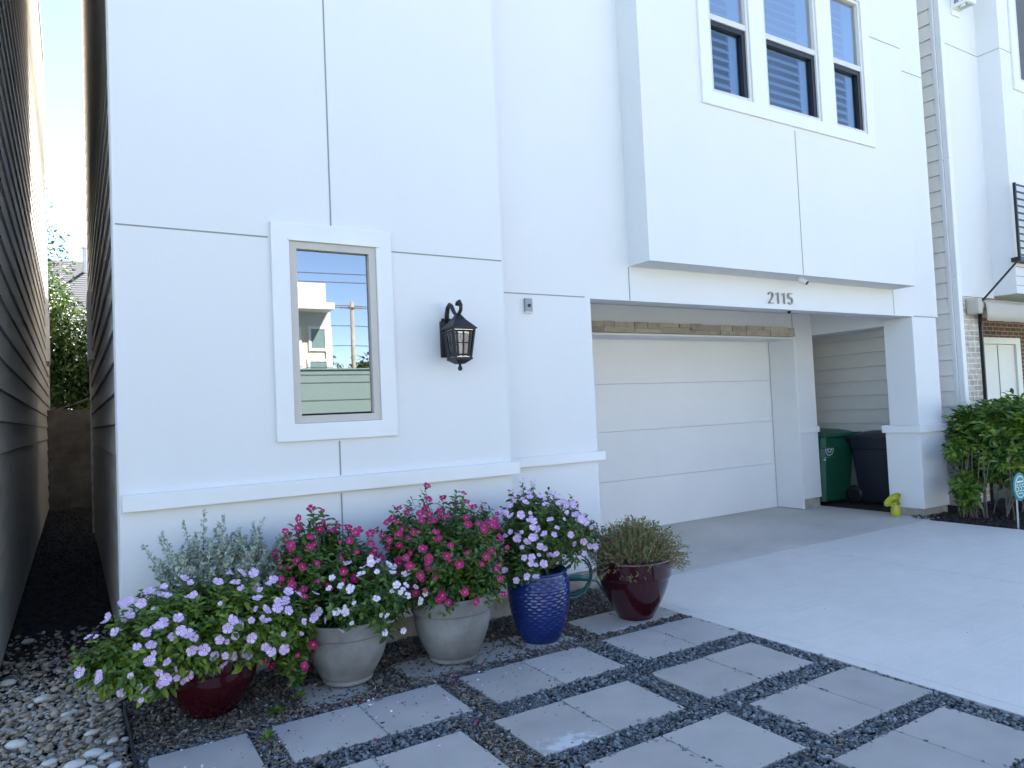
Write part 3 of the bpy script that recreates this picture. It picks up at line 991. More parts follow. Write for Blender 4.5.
sc = thing('security_camera', 'small white bullet camera under the bay above the house number', 'camera', (6.47, 4.72, 2.755))
b = MB(); b.lathe([(0, -.012), (0.029, -.012), (0.029, -0.001), (0, -.001)], (6.47, 4.72, 2.757), 20); b.build('mount', M['whiteplastic'], sc)
b = MB(); b.tube([(6.462, 4.725, 2.738), (6.47, 4.70, 2.722), (6.487, 4.655, 2.692)], [0.026, 0.029, 0.027], 16); b.build('body', M['whiteplastic'], sc, smooth=False)
b = MB(); b.tube([(6.487, 4.6545, 2.6915), (6.489, 4.648, 2.687)], 0.022, 16); b.build('lens', M['blackplastic'], sc)
sc = thing('dome_camera', 'tiny black camera tucked under the garage lintel', 'camera', (6.6, 4.95, 2.445))
b = MB(); b.lathe([(0, -.03), (0.014, -.026), (0.02, -.014), (0.02, -0.001), (0, -.001)], (6.57, 4.95, 2.444), 14); b.build('housing', M['blackplastic'], sc, smooth=True)

# ------------------------------------------------------------------ left neighbour
ln = thing('neighbour_house', 'grey lap-sided house along the left of the narrow alley', 'house', (-3.0, 10, 0))
b = MB()
siding(b, 'x', -0.433, 5.2, 18.3, 0.04, HT, 0.222, 1)
b.build('side_siding', M['siding_grey'], ln)
b = MB()
b.box(-7.0, -0.454, 5.2, 18.3, -0.05, HT)
b.build('wall', M['siding_grey'], ln)
b = MB()
b.box(-0.55, -0.405, 18.301, 18.42, 0, HT)
b.build('corner_board', M['trimw'], ln)
b = MB()
b.box(-0.432, -0.375, 17.75, 17.87, 2.9, 4.15)
b.box(-0.432, -0.375, 16.75, 16.87, 2.9, 4.15)
b.box(-0.432, -0.375, 16.871, 17.749, 2.9, 3.0)
b.box(-0.432, -0.375, 16.871, 17.749, 4.05, 4.15)
b.build('side_window_casing', M['trimw'], ln)
b = MB()
b.box(-7.1, -0.40, 5.1, 18.5, HT, HT + 0.3)
b.build('roof', M['roof'], ln)

# ------------------------------------------------------------------ right neighbour
rn = thing('neighbour_house', 'white rendered house with brick porch, black balcony and downspout at right', 'house', (14, 7, 0))
XN, YN = 9.985, 5.0
b = MB()
siding(b, 'x', XN, YN + 0.036, 14.0, 0.06, HT, 0.2075, -1)
b.build('side_siding', M['siding_light'], rn)
b = MB()
b.box(XN + 0.022, XN + 0.2, YN + 0.036, 14.0, -0.05, HT)
b.box(XN + 0.2, 18, YN + 1.3, 14.0, 2.9, HT)
b.build('core_wall', M['siding_light'], rn)
b = MB()
b.box(XN - 0.018, XN + 0.16, YN - 0.012, YN + 0.034, 0.0, HT)
b.build('corner_board', M['trimw'], rn)
ds = MB()
ds.box(XN + 0.005, XN + 0.10, YN - 0.09, YN - 0.016, 0.05, HT)
d_ = ds.build('downspout', M['trimw'], rn, bevel=0.012)
for z in (1.35, 3.05, 4.6, 6.2):
    b = MB()
    b.box(XN - 0.003, XN + 0.108, YN - 0.096, YN - 0.0125, z, z + 0.03)
    b.build('bracket', M['trimw'], d_, bevel=0.004)
b = MB()
b.box(XN + 0.161, 11.13, YN, YN + 0.2, 2.79, HT)
b.box(11.13, 18.0, 4.71, YN + 0.2, 2.82, HT)
b.box(10.3, 18.0, YN + 0.2, 6.3, 2.79, 2.95)
b.build('wall', M['stucco'], rn)
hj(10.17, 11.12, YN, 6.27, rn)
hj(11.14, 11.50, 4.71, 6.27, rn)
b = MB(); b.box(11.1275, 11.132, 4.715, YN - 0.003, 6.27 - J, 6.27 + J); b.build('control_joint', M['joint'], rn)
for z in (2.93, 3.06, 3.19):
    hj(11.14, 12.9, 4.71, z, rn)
b = MB()
b.box(XN + 0.161, 10.66, YN + 0.01, YN + 0.75, -0.05, 2.789)
b.build('brick_pier', M['brick_pale'], rn)
b = MB()
b.box(10.66, 18.0, 6.32, 6.5, -0.05, 2.789)
b.build('porch_wall', M['brick_red'], rn)
b = MB()
b.box(10.661, 10.69, YN - 0.03, YN + 0.02, -0.02, 2.75)
b.build('porch_post', M['black'], rn)
dr = MB()
dr.box(13.35, 14.55, 6.27, 6.319, 0.0, 2.30)
dr = dr.build('door', M['door'], rn, bevel=0.004)
b = MB()
b.box(13.18, 13.349, 6.235, 6.319, 0, 2.42); b.box(14.551, 14.72, 6.235, 6.319, 0, 2.42); b.box(13.349, 14.551, 6.235, 6.319, 2.305, 2.42)
b.build('frame', M['trimw'], dr, bevel=0.004)
b = MB()
b.box(13.93, 13.945, 6.262, 6.2695, 0.1, 2.29)
b.box(13.36, 14.54, 6.262, 6.2695, 1.30, 1.312)
b.build('panel_groove', M['joint'], dr)
aw = MB()
aw.lathe([(0.0, 0), (0.06, 0), (0.06, 3.2), (0, 3.2)], (0, 0, 0), 20)
aw.v = [(10.46 + z, YN - 0.075 + x * 0.9, 2.66 + y * 1.1) for x, y, z in aw.v]
aw = aw.build('awning', M['awning'], rn)
b = MB()
b.box(10.34, 10.459, YN - 0.16, YN + 0.005, 2.53, 2.75)
b.build('end_cap', M['awning'], aw, bevel=0.03)
b = MB()
n = 24
vs, fs = [], []
for i in range(n + 1):
    x = 10.55 + 3.0 * i / n
    wv = 0.012 * math.sin(i * 1.7)
    for k, (yy, z) in enumerate(((4.93, 2.73), (4.86, 2.70), (4.84, 2.66 + wv * .3), (4.835 + wv, 2.54), (4.836 + wv, 2.44))):
        vs.append((x, yy, z))
for i in range(n):
    for k in range(4):
        a = i * 5 + k
        fs.append((a, a + 1, a + 6, a + 5))
b.add(vs, fs)
fo = b.build('valance', M['awning'], aw, smooth=True)
sm = fo.modifiers.new('thick', 'SOLIDIFY'); sm.thickness = 0.006
b = MB()
b.box(11.02, 14.0, 4.59, 4.709, 3.24, 3.30)
ba = b.build('balcony', M['black'], rn)
b = MB()
y0 = 4.61
b.box(11.02, 11.05, y0 - 0.016, y0 + 0.016, 3.30, 4.32)
b.box(13.9, 13.94, y0 - 0.016, y0 + 0.016, 3.30, 4.32)
for i in range(11):
    z = 3.32 + i * 0.097
    b.box(11.05, 13.9, y0 - 0.008, y0 + 0.008, z, z + 0.020)
b.build('railing', M['black'], ba)
b = MB()
b.tube([(11.03, 4.62, 3.26), (10.56, 4.90, 2.71)], 0.014, 8)
b.build('bracket_rod', M['black'], ba)
# upper window of the neighbour's bay
wf = MB()
frame_box(wf, 11.60, 13.1, 5.87, 7.3, 4.685, 4.73, 0.055)
wf = wf.build('window', M['framel'], rn, bevel=0.003)
b = MB(); frame_box(b, 11.45, 13.25, 5.74, 7.45, 4.68, 4.709, 0.145); b.build('casing', M['trimw'], wf, bevel=0.004)
b = MB(); b.box(11.655, 13.045, 4.70, 4.708, 5.925, 7.245); b.build('pane', M['interior'], wf)
wf = MB()
frame_box(wf, 11.72, 13.1, 3.35, 5.5, 4.68, 4.709, 0.11)
wf = wf.build('balcony_door', M['trimw'], rn, bevel=0.004)
b = MB(); b.box(11.83, 12.99, 4.695, 4.708, 3.46, 5.39); b.build('pane', M['winfar'], wf)
b = MB(); b.box(9.9, 18.2, 4.4, 14.2, HT, HT + 0.3); b.build('roof', M['roof'], rn)
# neighbour's wall light
nl = thing('box_lantern', 'white box lantern with open bottom high on the neighbouring white wall', 'lantern', (10.75, YN, 6.75))
b = MB()
lx0, lx1, ly0, ly1, lz0, lz1 = 10.47, 10.68, YN - 0.24, YN - 0.02, 6.80, 7.35
frame_box(b, lx0, lx1, lz0, lz1, ly0, ly0 + 0.03, 0.042)
frame_box(b, lx0, lx1, lz0, lz1, ly1 - 0.03, ly1, 0.042)
for x0 in (lx0, lx1 - 0.03):
    for z in (lz0, (lz0 + lz1) / 2 - .01, lz1 - 0.045):
        b.box(x0 + .001, x0 + 0.029, ly0 + 0.03, ly1 - 0.03, z + .001, z + 0.043)
    b.box(x0 + .002, x0 + 0.028, (ly0 + ly1) / 2 - .014, (ly0 + ly1) / 2 + .014, lz0 + 0.044, lz1 - 0.045)
b.box((lx0 + lx1) / 2 - .014, (lx0 + lx1) / 2 + .014, ly0 + .002, ly0 + .022, lz0 + .042, lz1 - .042)
b.box(lx0 + .042, lx1 - .042, ly0 + .003, ly0 + .021, (lz0 + lz1) / 2, (lz0 + lz1) / 2 + .026)
b.build('frame', M['trimw'], nl)
b = MB(); b.box(lx0 + .012, lx0 + .016, ly0 + .031, ly1 - .031, lz0 + .044, lz1 - .046); b.build('pane', M['glass'], nl)
b = MB(); b.box(lx0 + .043, lx1 - .043, ly0 + .010, ly0 + .014, lz0 + .043, lz1 - .043); b.build('pane', M['glass'], nl)
b = MB(); b.box(10.48, 10.67, YN - 0.019, YN - 0.001, 6.72, 7.4); b.build('back_plate', M['trimw'], nl)
b = MB(); b.lathe([(0, 0), (.03, 0), (.035, .12), (0, .16)], (10.575, YN - .13, 6.86), 12); b.build('bulb', M['bulb'], nl, smooth=True)
b = MB(); b.box(lx0 + .032, lx1 - .032, ly0 + .022, ly1 - .032, 7.1, 7.11); b.build('socket_plate', M['greybox'], nl)

# ------------------------------------------------------------------ alley end: fence, rear house, trees
fe = thing('wood_fence', 'weathered grey board fence closing the far end of the alley', 'fence', (0.2, 16.7, 0))
b = MB()
x = -0.43
r = random.Random(5)
while x < 2.6:
    wd = 0.138
    b.box(x + wd - .03, x + wd + .03, 16.724, 16.7295, 0, 1.9)
    b.box(x, x + wd - 0.007, 16.7 + r.uniform(-.006, .006), 16.722, 0.0, 1.93 + r.uniform(-.015, .012))
    x += wd
b.build('boards', M['fence'], fe)
b = MB()
for z in (0.35, 1.0, 1.65):
    b.box(-0.43, 2.6, 16.73, 16.77, z, z + 0.09)
b.build('rail', M['fence'], fe)
b = MB()
b.tube([(-0.41, 16.9, 1.88), (0.75, 16.9, 2.32)], 0.02, 8)
tag(b.build('wooden_pole', M['fence']), 'thin pole leaning above the fence at the alley end', 'pole')

rh = thing('rear_house', 'house behind the alley with a dark grey shingle roof', 'house', (0, 27, 0))
b = MB()
yE, zE, yR, zR = 22.0, 3.2, 27.0, 7.02
courses = 44
for i in range(courses):
    t0, t1 = i / courses, (i + 1) / courses
    ya, za, yb, zb_ = yE + (yR - yE) * t0, zE + (zR - zE) * t0, yE + (yR - yE) * t1, zE + (zR - zE) * t1
    b.add([(-9, ya, za + .008), (9, ya, za + .008), (9, yb, zb_), (-9, yb, zb_), (-9, ya, za), (9, ya, za)], [(0, 1, 2, 3), (0, 4, 5, 1)])
b.add([(-9, yR, zR), (9, yR, zR), (9, 32, 3.2), (-9, 32, 3.2)], [(0, 1, 2, 3)])
ro = b.build('roof', M['roof'], rh)
b = MB()
b.tube([(0.42, 26.4, 6.4), (0.42, 26.4, 7.30)], 0.055, 10)
b.tube([(0.42, 26.4, 7.301), (0.42, 26.4, 7.36)], 0.09, 10)
b.build('vent_pipe', M['stake'], ro)
b = MB(); b.box(-8.5, 8.5, 22.5, 31.5, -0.1, 3.25); b.build('wall', M['siding_light'], rh)

def leaf_blob(n, c, rad, L, W, shell=(0.55, 1.0), ymax=None, zmin=None, up_bias=0.3, clumps=0):
    c = np.array(c); rad = np.array(rad)
    if clumps:
        ck = rand_unit(clumps) * rng.uniform(0.45, 0.95, (clumps, 1))
        k = rng.integers(0, clumps, n)
        q = ck[k] + rand_unit(n) * rng.uniform(0, 1, (n, 1)) ** 0.5 * 0.34
    else:
        q = rand_unit(n) * rng.uniform(*shell, (n, 1))
    P = c + q * rad
    ok = np.ones(n, bool)
    if ymax is not None: ok &= P[:, 1] < ymax
    if zmin is not None: ok &= P[:, 2] > zmin
    P = P[ok]; q = q[ok]; m = len(P)
    out = unit(q)
    D = unit(out * 0.5 + rand_unit(m) * 0.9 + np.array([0, 0, -0.15]))
    N = unit(out * 0.5 + rand_unit(m) * 0.6 + np.array([0, 0, up_bias]))
    return leaves(P, D, N, rng.uniform(.7, 1.2, m) * L, rng.uniform(.7, 1.2, m) * W, 0.2)

def tree(name, label, base, trunk_h, crown, n, L, leafm, group=None, r0=0.14, clumps=60):
    t = thing(name, label, 'tree', base, group)
    b = MB()
    bx, by, bz = base
    cx, cy, cz = crown[0]
    top = (cx, cy, cz + crown[1][2] * 0.3)
    mid = ((bx + cx) / 2 + 0.1, (by + cy) / 2, bz + trunk_h)
    b.tube([base, mid, top], [r0, r0 * .75, r0 * .3], 8)
    rr = random.Random(int(abs(bx * 100)))
    for k in range(9):
        a = rr.uniform(0, 6.28)
        e = (cx + math.cos(a) * crown[1][0] * .8, cy + math.sin(a) * crown[1][1] * .8, cz + rr.uniform(-.5, .8) * crown[1][2])
        b.tube([mid, ((mid[0] + e[0]) / 2, (mid[1] + e[1]) / 2, (mid[2] + e[2]) / 2 + .15), e], [r0 * .4, r0 * .25, r0 * .08], 6)
    b.build('trunk', M['bark'], t, smooth=True)
    V, T = leaf_blob(n, crown[0], crown[1], L, L * .5, clumps=clumps, zmin=0.05)
    np_mesh('crown', V, T, leafm, t)
    return t
tree('garden_tree', 'bushy green tree behind the fence at the alley end', (-0.2, 20.0, 0), 1.2, ((-0.15, 20.0, 2.9), (1.7, 1.5, 2.1)), 30000, 0.115, M['leaf_tree'])
tree('tall_tree', 'taller tree whose thin branch tips reach out beside the left house', (-2.6, 21.0, 0), 3.5, ((-2.3, 21.0, 5.6), (2.15, 1.8, 2.3)), 9000, 0.11, M['leaf_tree'], clumps=45)

# ------------------------------------------------------------------ across the street (seen in the slim window)
ob = thing('opposite_house', 'cream flat-roofed house across the street, reflected in the slim window', 'house', (6, -20, 0))
b = MB()
b.box(-3.0, 8.60, -26, -18.0, -0.1, 5.75)
b.box(-1.0, 8.55, -25, -18.3, 5.9, 6.85)
b.build('wall', M['cream'], ob)
b = MB(); b.box(-3.5, 8.5, -26.3, -17.1, 5.65, 5.9); b.build('eave', M['far_white'], ob)
b = MB(); b.box(-3.01, 8.62, -18.06, -17.995, 5.08, 5.645); b.build('fascia', M['far_grey'], ob)
for (x0, x1, z0, z1) in ((7.82, 8.35, 4.25, 5.0), (7.75, 8.40, 3.25, 3.75), (4.5, 5.6, 3.3, 4.9), (1.5, 2.6, 3.3, 4.9), (1.0, 3.2, .5, 2.4)):
    f = MB(); frame_box(f, x0 - .1, x1 + .1, z0 - .1, z1 + .1, -17.99, -17.95, .1); f = f.build('window', M['far_white'], ob)
    p = MB(); p.box(x0, x1, -17.985, -17.97, z0, z1); p.build('pane', M['winfar'], f)
b = MB(); b.box(8.38, 8.62, -17.995, -17.94, -.1, 5.07); b.box(7.2, 7.45, -17.995, -17.94, -.1, 5.07); b.build('pilaster', M['far_white'], ob)

gs = thing('panel_shed', 'low grey-green panelled shed across the street, reflected in the bottom of the slim window', 'shed', (6, -17.2, 0))
b = MB()
for z0, z1 in ((-.1, .9), (.94, 1.55), (1.59, 2.2), (2.24, 2.85), (2.89, 3.14), (3.18, 3.36)):
    b.box(-2.5, 10.25, -17.05, -16.98, z0, z1)
w_ = b.build('wall', M['shade'], gs)
b = MB(); b.box(-2.5, 10.25, -17.9, -17.03, -.1, 3.3); b.build('backing', M['far_grey'], gs)
b = MB(); b.box(10.251, 10.33, -17.92, -16.97, -.1, 3.36); b.build('corner_post', M['darkframe'], gs)
b = MB(); b.box(-2.6, 10.40, -17.95, -16.93, 3.361, 3.41); b.build('roof', M['shade'], gs)
for (x0, x1, h_, m_, lb) in ((-22, -6, 7.5, M['far_white'], 'white gabled house across the street at the far left'),
                             (15, 27, 8.0, M['far_white'], 'pale two-storey house across the street opposite the driveway'),
                             (30, 44, 7.0, M['cream'], 'cream house across the street at the far right')):
    t = thing('opposite_house', lb, 'house', ((x0 + x1) / 2, -23, 0))
    b = MB(); b.box(x0, x1, -28, -19.5, -.1, h_ - 2); b.build('wall', m_, t)
    b = MB()
    b.add([(x0 - .4, -19.0, h_ - 2), (x1 + .4, -19.0, h_ - 2), (x1 + .4, -28.5, h_ - 2), (x0 - .4, -28.5, h_ - 2), (x0 - .4, -23.7, h_ + .8), (x1 + .4, -23.7, h_ + .8)],
          [(0, 1, 5, 4), (2, 3, 4, 5), (0, 4, 3), (1, 2, 5), (0, 3, 2, 1)])
    b.build('roof', M['roof'], t)
    for k in range(4):
        xa = x0 + (k + .5) * (x1 - x0) / 4 - .5
        f = MB(); frame_box(f, xa - .1, xa + 1.1, 3.0, 4.7, -19.49, -19.45, .1); f = f.build('window', M['far_white'], t)
        p = MB(); p.box(xa, xa + 1, -19.485, -19.47, 3.1, 4.6); p.build('pane', M['winfar'], f)
up_ = thing('utility_pole', 'wooden utility pole with crossarm across the street, reflected in the window', 'pole', (9.6, -18.0, 0))
b = MB(); b.tube([(9.52, -18.2, -.1), (9.56, -18.2, 6.15)], [0.10, 0.075], 10); b.build('post', M['pole'], up_, smooth=True)
b = MB(); b.box(9.1, 10.0, -18.32, -18.26, 5.88, 5.95); b.build('crossarm', M['pole'], up_)
b = MB()
def wire(p, q, sag, r_=0.018):
    P, Q = Vector(p), Vector(q)
    b.tube([P.lerp(Q, t) - Vector((0, 0, sag * 4 * t * (1 - t))) for t in [i / 12 for i in range(13)]], r_, 4)
for z, y in ((6.0, -18.29), (5.9, -18.1), (5.2, -18.3), (4.4, -18.2), (6.6, -15.0), (7.4, -15.0), (8.0, -14.4), (6.3, -15)):
    wire((-30, y, z + .3), (9.56, y, z), 0.3)
    wire((9.56, y, z), (45, y, z + .4), 0.4)
tag(b.build('power_lines', M['wire']), 'black overhead power lines along the street, reflected in the window', 'wires')
for i, (x, y, h_, rr, lb) in enumerate(((13.2, -24, 4.6, 2.2, 'round green tree across the street left of the pale house'),
                                        (10.6, -25, 4.2, 1.8, 'low green tree across the street behind the utility pole'),
                                        (-4, -22, 5.5, 2.4, 'green street tree opposite beside the white gabled house'),
                                        (28.5, -22, 6.0, 2.6, 'green street tree opposite between the pale and cream houses'))):
    tree('street_tree', lb, (x, y, -.1), h_ * .35, ((x, y, h_ * .62), (rr, rr, h_ * .42)), 3000, 0.3, M['leaf_far'], clumps=40)
b = MB()
for i in range(90):
    x = 9.2 + i * 0.15
    b.box(x, x + .14, -19.45, -19.42, -.1, 1.75)
for z in (.3, 1.4):
    b.box(9.2, 22.7, -19.50, -19.45, z, z + .09)
tag(b.build('street_fence', M['fence']), 'wooden board fence across the street below the trees', 'fence')

# ------------------------------------------------------------------ paving slabs
Q = 0.43
pav = []
def row(y0, y1, pairs):
    for p in pairs: pav.append((p[0], p[1], y0, y1, p[2]))
GRP = 'square grey paving slabs set in the blue gravel'
row(3.835, 4.20, [(2.94, 3.30, 'worn slab under the right maroon pot, left half'), (3.305, 3.685, 'worn slab under the right maroon pot, beside the driveway'),
                  (2.04, 2.40, 'half-buried slab left of the blue pot'), (2.405, 2.80, 'half-buried slab under the blue pot'),
                  (1.62, 2.00, 'half-buried dark slab under the larger grey pot'), (1.02, 1.40, 'half-buried dark slab under the smaller grey pot')])
row(3.29, 3.72, [(-.17 + .43, .69, 'slab in front of the left maroon pot'),
                 (0.81, 1.245, 'slab in front of the smaller grey pot, left half of its pair'), (1.252, 1.70, 'slab in front of the larger grey pot, right half of its pair'),
                 (1.845, 2.265, 'slab before the blue pot, left half of its pair'), (2.272, 2.70, 'slab before the blue pot, right half of its pair'),
                 (2.88, 3.275, 'slab in front of the right maroon pot, left half of its pair'), (3.282, 3.69, 'slab beside the driveway nearest the right maroon pot')])
row(2.67, 3.10, [(0.67, 1.095, 'slab at the bottom edge below the smaller grey pot'), (1.102, 1.54, 'slab at the bottom edge below the larger grey pot'),
                 (1.72, 2.115, 'white-stained slab in the second row'), (2.122, 2.56, 'clean slab right of the white-stained slab'),
                 (2.73, 3.14, 'slab in the second row, left half of the pair nearest the driveway'), (3.147, 3.565, 'slab in the second row nearest the driveway')])
row(2.06, 2.50, [(1.40, 1.805 - .1, 'slab in the third row at the bottom edge left of the pair'), (1.815, 2.245, 'slab in the third row, left half of the middle pair'), (2.252, 2.665, 'slab in the third row, right half of the middle pair'),
                 (2.84, 3.255, 'slab in the third row, left half of the pair touching the driveway'), (3.262, 3.665, 'slab in the third row touching the driveway')])
row(1.49, 1.92, [(1.75, 2.165, 'slab below the frame in the nearest row, left'), (2.172, 2.50, 'slab in the nearest row, left of the corner pair'),
                 (2.665, 3.105, 'slab in the nearest row, left half of the bottom right corner pair'), (3.112, 3.525, 'slab in the bottom right corner beside the driveway')])
rp = random.Random(11)
for (x0, x1, y0, y1, lb) in pav:
    hx, hy = (x1 - x0) / 2 + (0 if y0 > 3.8 else .0015), (y1 - y0) / 2 + (0 if y0 > 3.8 else .007)
    buried = y0 > 3.8
    zt_ = -0.006 if buried and x1 < 2.9 else 0.002
    m_ = MB()
    m_.box(-hx, hx, -hy, hy, -0.05, 0.0)
    o = m_.build('paving_slab', M['paver_stain'] if 'white-stained' in lb else M['paver'], bevel=0.004)
    o.location = ((x0 + x1) / 2, (y0 + y1) / 2, zt_)
    o.rotation_euler = (rp.uniform(-.006, .006), rp.uniform(-.006, .006), rp.uniform(-.008, .008))
    tag(o, 'grey concrete ' + lb, 'paving slab', GRP, kind='thing')

b = MB()
r = random.Random(2)
pts = [(0.207 + r.uniform(-.006, .006), y, 0.012 + r.uniform(-.006, .006)) for y in np.arange(0.6, 4.6, 0.18)]
for (a, c) in zip(pts, pts[1:]):
    b.hexa([(a[0] - .006, a[1], -.1), (a[0] + .006, a[1], -.1), (c[0] + .006, c[1], -.1), (c[0] - .006, c[1], -.1),
            (a[0] - .006, a[1], a[2]), (a[0] + .006, a[1], a[2]), (c[0] + .006, c[1], c[2]), (c[0] - .006, c[1], c[2])])
tag(b.build('landscape_edging', M['edging']), 'thin black edging strip between river pebbles and blue gravel', 'edging')

# ------------------------------------------------------------------ pots
POTS = {'p1': (0.60, 4.14), 'p2': (1.33, 4.115), 'p3': (1.985, 4.06), 'p4': (2.60, 4.01), 'p5': (3.40, 3.985)}
def soil_disc(c, r_, z, parent):
    s_ = MB(); s_.lathe([(0.0, z + .012), (r_ * .5, z + .01), (r_, z)], (c[0], c[1], 0), 32)
    s_.build('soil', M['soil'], parent)
def pot(key, label, prof, m_, soil_r, soil_z, n=64, group=None):
    c = POTS[key]
    t = thing('flower_pot', label, 'pot', (c[0], c[1], 0.0), group)
    b = MB(); b.lathe([(0.0, prof[0][1])] + prof, (c[0], c[1], 0), n)
    b.build('body', m_, t, smooth=True)
    soil_disc(c, soil_r, soil_z, t)
    return t
def grey_prof(rb, rr, h_):
    out = [(rb - .012, 0.0), (rb, 0.006), (rb + .004, 0.02), (rb - .004, .028)]
    for i in range(12):
        t = i / 11
        out.append((rb + (rr * .90 - rb) * (math.sin(t * math.pi / 2) ** .85), 0.03 + t * h_ * 0.66))
    z = 0.03 + h_ * .66
    out += [(rr * .905, z + .005), (rr * .945, z + .010), (rr * .955, z + .018), (rr * .985, h_ - .015), (rr, h_ - .006), (rr * .995, h_), (rr * .93, h_), (rr * .91, h_ - .01), (rr * .88, h_ - .06)]
    return out
pot('p2', 'smaller weathered grey pot with vincas, second from left', grey_prof(.140, .262, .365), M['potgrey'], .23, .325)
pot('p3', 'larger weathered grey pot with crimson vincas, middle of the row', grey_prof(.150, .265, .40), M['potgrey'], .23, .36)
def glaze_prof(rb, rr, h_):
    out = [(rb - .01, 0.0), (rb, .006)]
    for i in range(14):
        t = i / 13
        out.append((rb + (rr * .93 - rb) * (math.sin(t * math.pi / 2) ** .9), 0.01 + t * h_ * 0.68))
    z = 0.01 + h_ * .68
    out += [(rr * .935, z + .004), (rr * .955, z + .010), (rr * .96, z + .016), (rr * .99, h_ - .02), (rr, h_ - .008), (rr * .99, h_), (rr * .93, h_), (rr * .9, h_ - .015), (rr * .88, h_ - .07)]
    return out
pot('p1', 'glossy dark maroon pot with lilac vincas at the left end of the row', glaze_prof(.125, .25, .33), M['maroon'], .22, .28)
def lipped_prof(rb, rr, h_):
    out = [(rb - .01, 0.0), (rb, .006)]
    for i in range(14):
        t = i / 13
        out.append((rb + (rr * .91 - rb) * (.45 * t + .55 * math.sin(t * math.pi / 2)), 0.01 + t * h_ * 0.66))
    z = 0.01 + h_ * .66
    out += [(rr * .915, z + .003), (rr * .95, z + .006), (rr * .962, z + .012), (rr * .965, z + .02), (rr * .995, h_ - .02), (rr, h_ - .008), (rr * .99, h_), (rr * .93, h_), (rr * .9, h_ - .015), (rr * .88, h_ - .07)]
    return out
pot('p5', 'glossy maroon pot with a straggly plant at the right end of the row', lipped_prof(.125, .275, .425), M['maroon'], .235, .39)
# blue woven-relief pot
c = POTS['p4']
t4 = thing('flower_pot', 'cobalt blue glazed pot with woven relief', 'pot', (c[0], c[1], 0))
nu, nv = 216, 120
hb = 0.44
VV = np.zeros((nv + 1, nu, 3))
rows_, cols_ = 23, 19
for i in range(nv + 1):
    t = i / nv
    z = t * hb
    base = 0.118 + (0.205 - 0.118) * (math.sin(min(1, t / .80) * math.pi / 2) ** .85)
    if t > .80: base -= (t - .80) * 0.10
    rowf = t * rows_
    ri = int(rowf); fz = rowf - ri
    for k in range(nu):
        u = k / nu * cols_ + (0.5 if ri % 2 else 0.0)
        fu = u - math.floor(u)
        lens = max(0.0, 1 - (2 * abs(fu - .5)) ** 2)
        d = 0.0065 * lens * (1 - fz) ** 0.8 * min(1.0, fz * 8)
        if t < .03 or t > .955: d = 0
        a = 2 * math.pi * k / nu
        rr = base + d
        VV[i, k] = (c[0] + rr * math.cos(a), c[1] + rr * math.sin(a), z)
idx = np.arange((nv + 1) * nu).reshape(nv + 1, nu)
A = idx[:-1]; B = np.roll(A, -1, 1); D_ = idx[1:]; C_ = np.roll(D_, -1, 1)
T = np.concatenate([np.stack([A, B, C_], -1).reshape(-1, 3), np.stack([A, C_, D_], -1).reshape(-1, 3)])
np_mesh('body', VV.reshape(-1, 3), T, M['blueglaze'], t4, smooth=True)
b = MB(); b.lathe([(0.186, .434), (0.196, .446), (0.19, .452), (0.172, .452), (0.165, .40)], (c[0], c[1], 0), 48); b.build('rim', M['blueglaze'], t4, smooth=True)
soil_disc(c, .17, .41, t4)
b = MB(); b.lathe([(0.0, 0.004), (0.13, 0.004), (.135, .0), (.13, -.004)], (c[0], c[1], -0.006), 40)
b.build('saucer', M['found'], t4)

# ------------------------------------------------------------------ flowers and foliage
def flower_mesh(name, pm, em, seed):
    r = random.Random(seed)
    b = MB()
    for k in range(5):
        a0 = 2 * math.pi * k / 5 + r.uniform(-.08, .08)
        cup = r.uniform(-.05, .22)
        pts = [(0.10, 0, 0.0), (0.45, -.33, .04), (0.45, .33, .04), (0.84, -.46, .10 + cup), (0.84, .46, .07 + cup), (1.0, -.02, .12 + cup), (0.55, 0, .02)]
        vs = [(p[0] * math.cos(a0) - p[1] * math.sin(a0), p[0] * math.sin(a0) + p[1] * math.cos(a0), p[2]) for p in pts]
        b.add(vs, [(0, 1, 6), (0, 6, 2), (1, 3, 6), (6, 3, 5), (6, 5, 4), (2, 6, 4)], 0)
    n = 8
    vs = [(0.13 * math.cos(2 * math.pi * k / n), 0.13 * math.sin(2 * math.pi * k / n), .055) for k in range(n)] + [(0, 0, .035)]
    b.add(vs, [(k, (k + 1) % n, n) for k in range(n)], 1)
    me = bpy.data.meshes.new(name)
    me.from_pydata(b.v, [], b.f)
    me.polygons.foreach_set('material_index', b.m)
    me.materials.append(pm); me.materials.append(em)
    return me
FM = {k: [flower_mesh('%s_flower' % k, M[p], M[e], s_) for s_ in range(4)] for k, p, e in
      (('lilac', 'petal_lilac', 'eye_white'), ('crimson', 'petal_red', 'eye_pink'), ('white', 'petal_white', 'eye_white'))}

def add_flower(parent, kind, pos, nrm, size):
    me = random.choice(FM[kind])
    o = bpy.data.objects.new('flower', me)
    COL.objects.link(o)
    o.parent = parent
    q = Vector(nrm).to_track_quat('Z', 'Y') @ Matrix.Rotation(random.uniform(0, 6.28), 3, 'Z').to_quaternion()
    o.rotation_mode = 'QUATERNION'
    o.rotation_quaternion = q
    o.location = Vector(pos) - parent.location
    o.scale = (size, size, size * random.uniform(.7, 1.2))
    return o

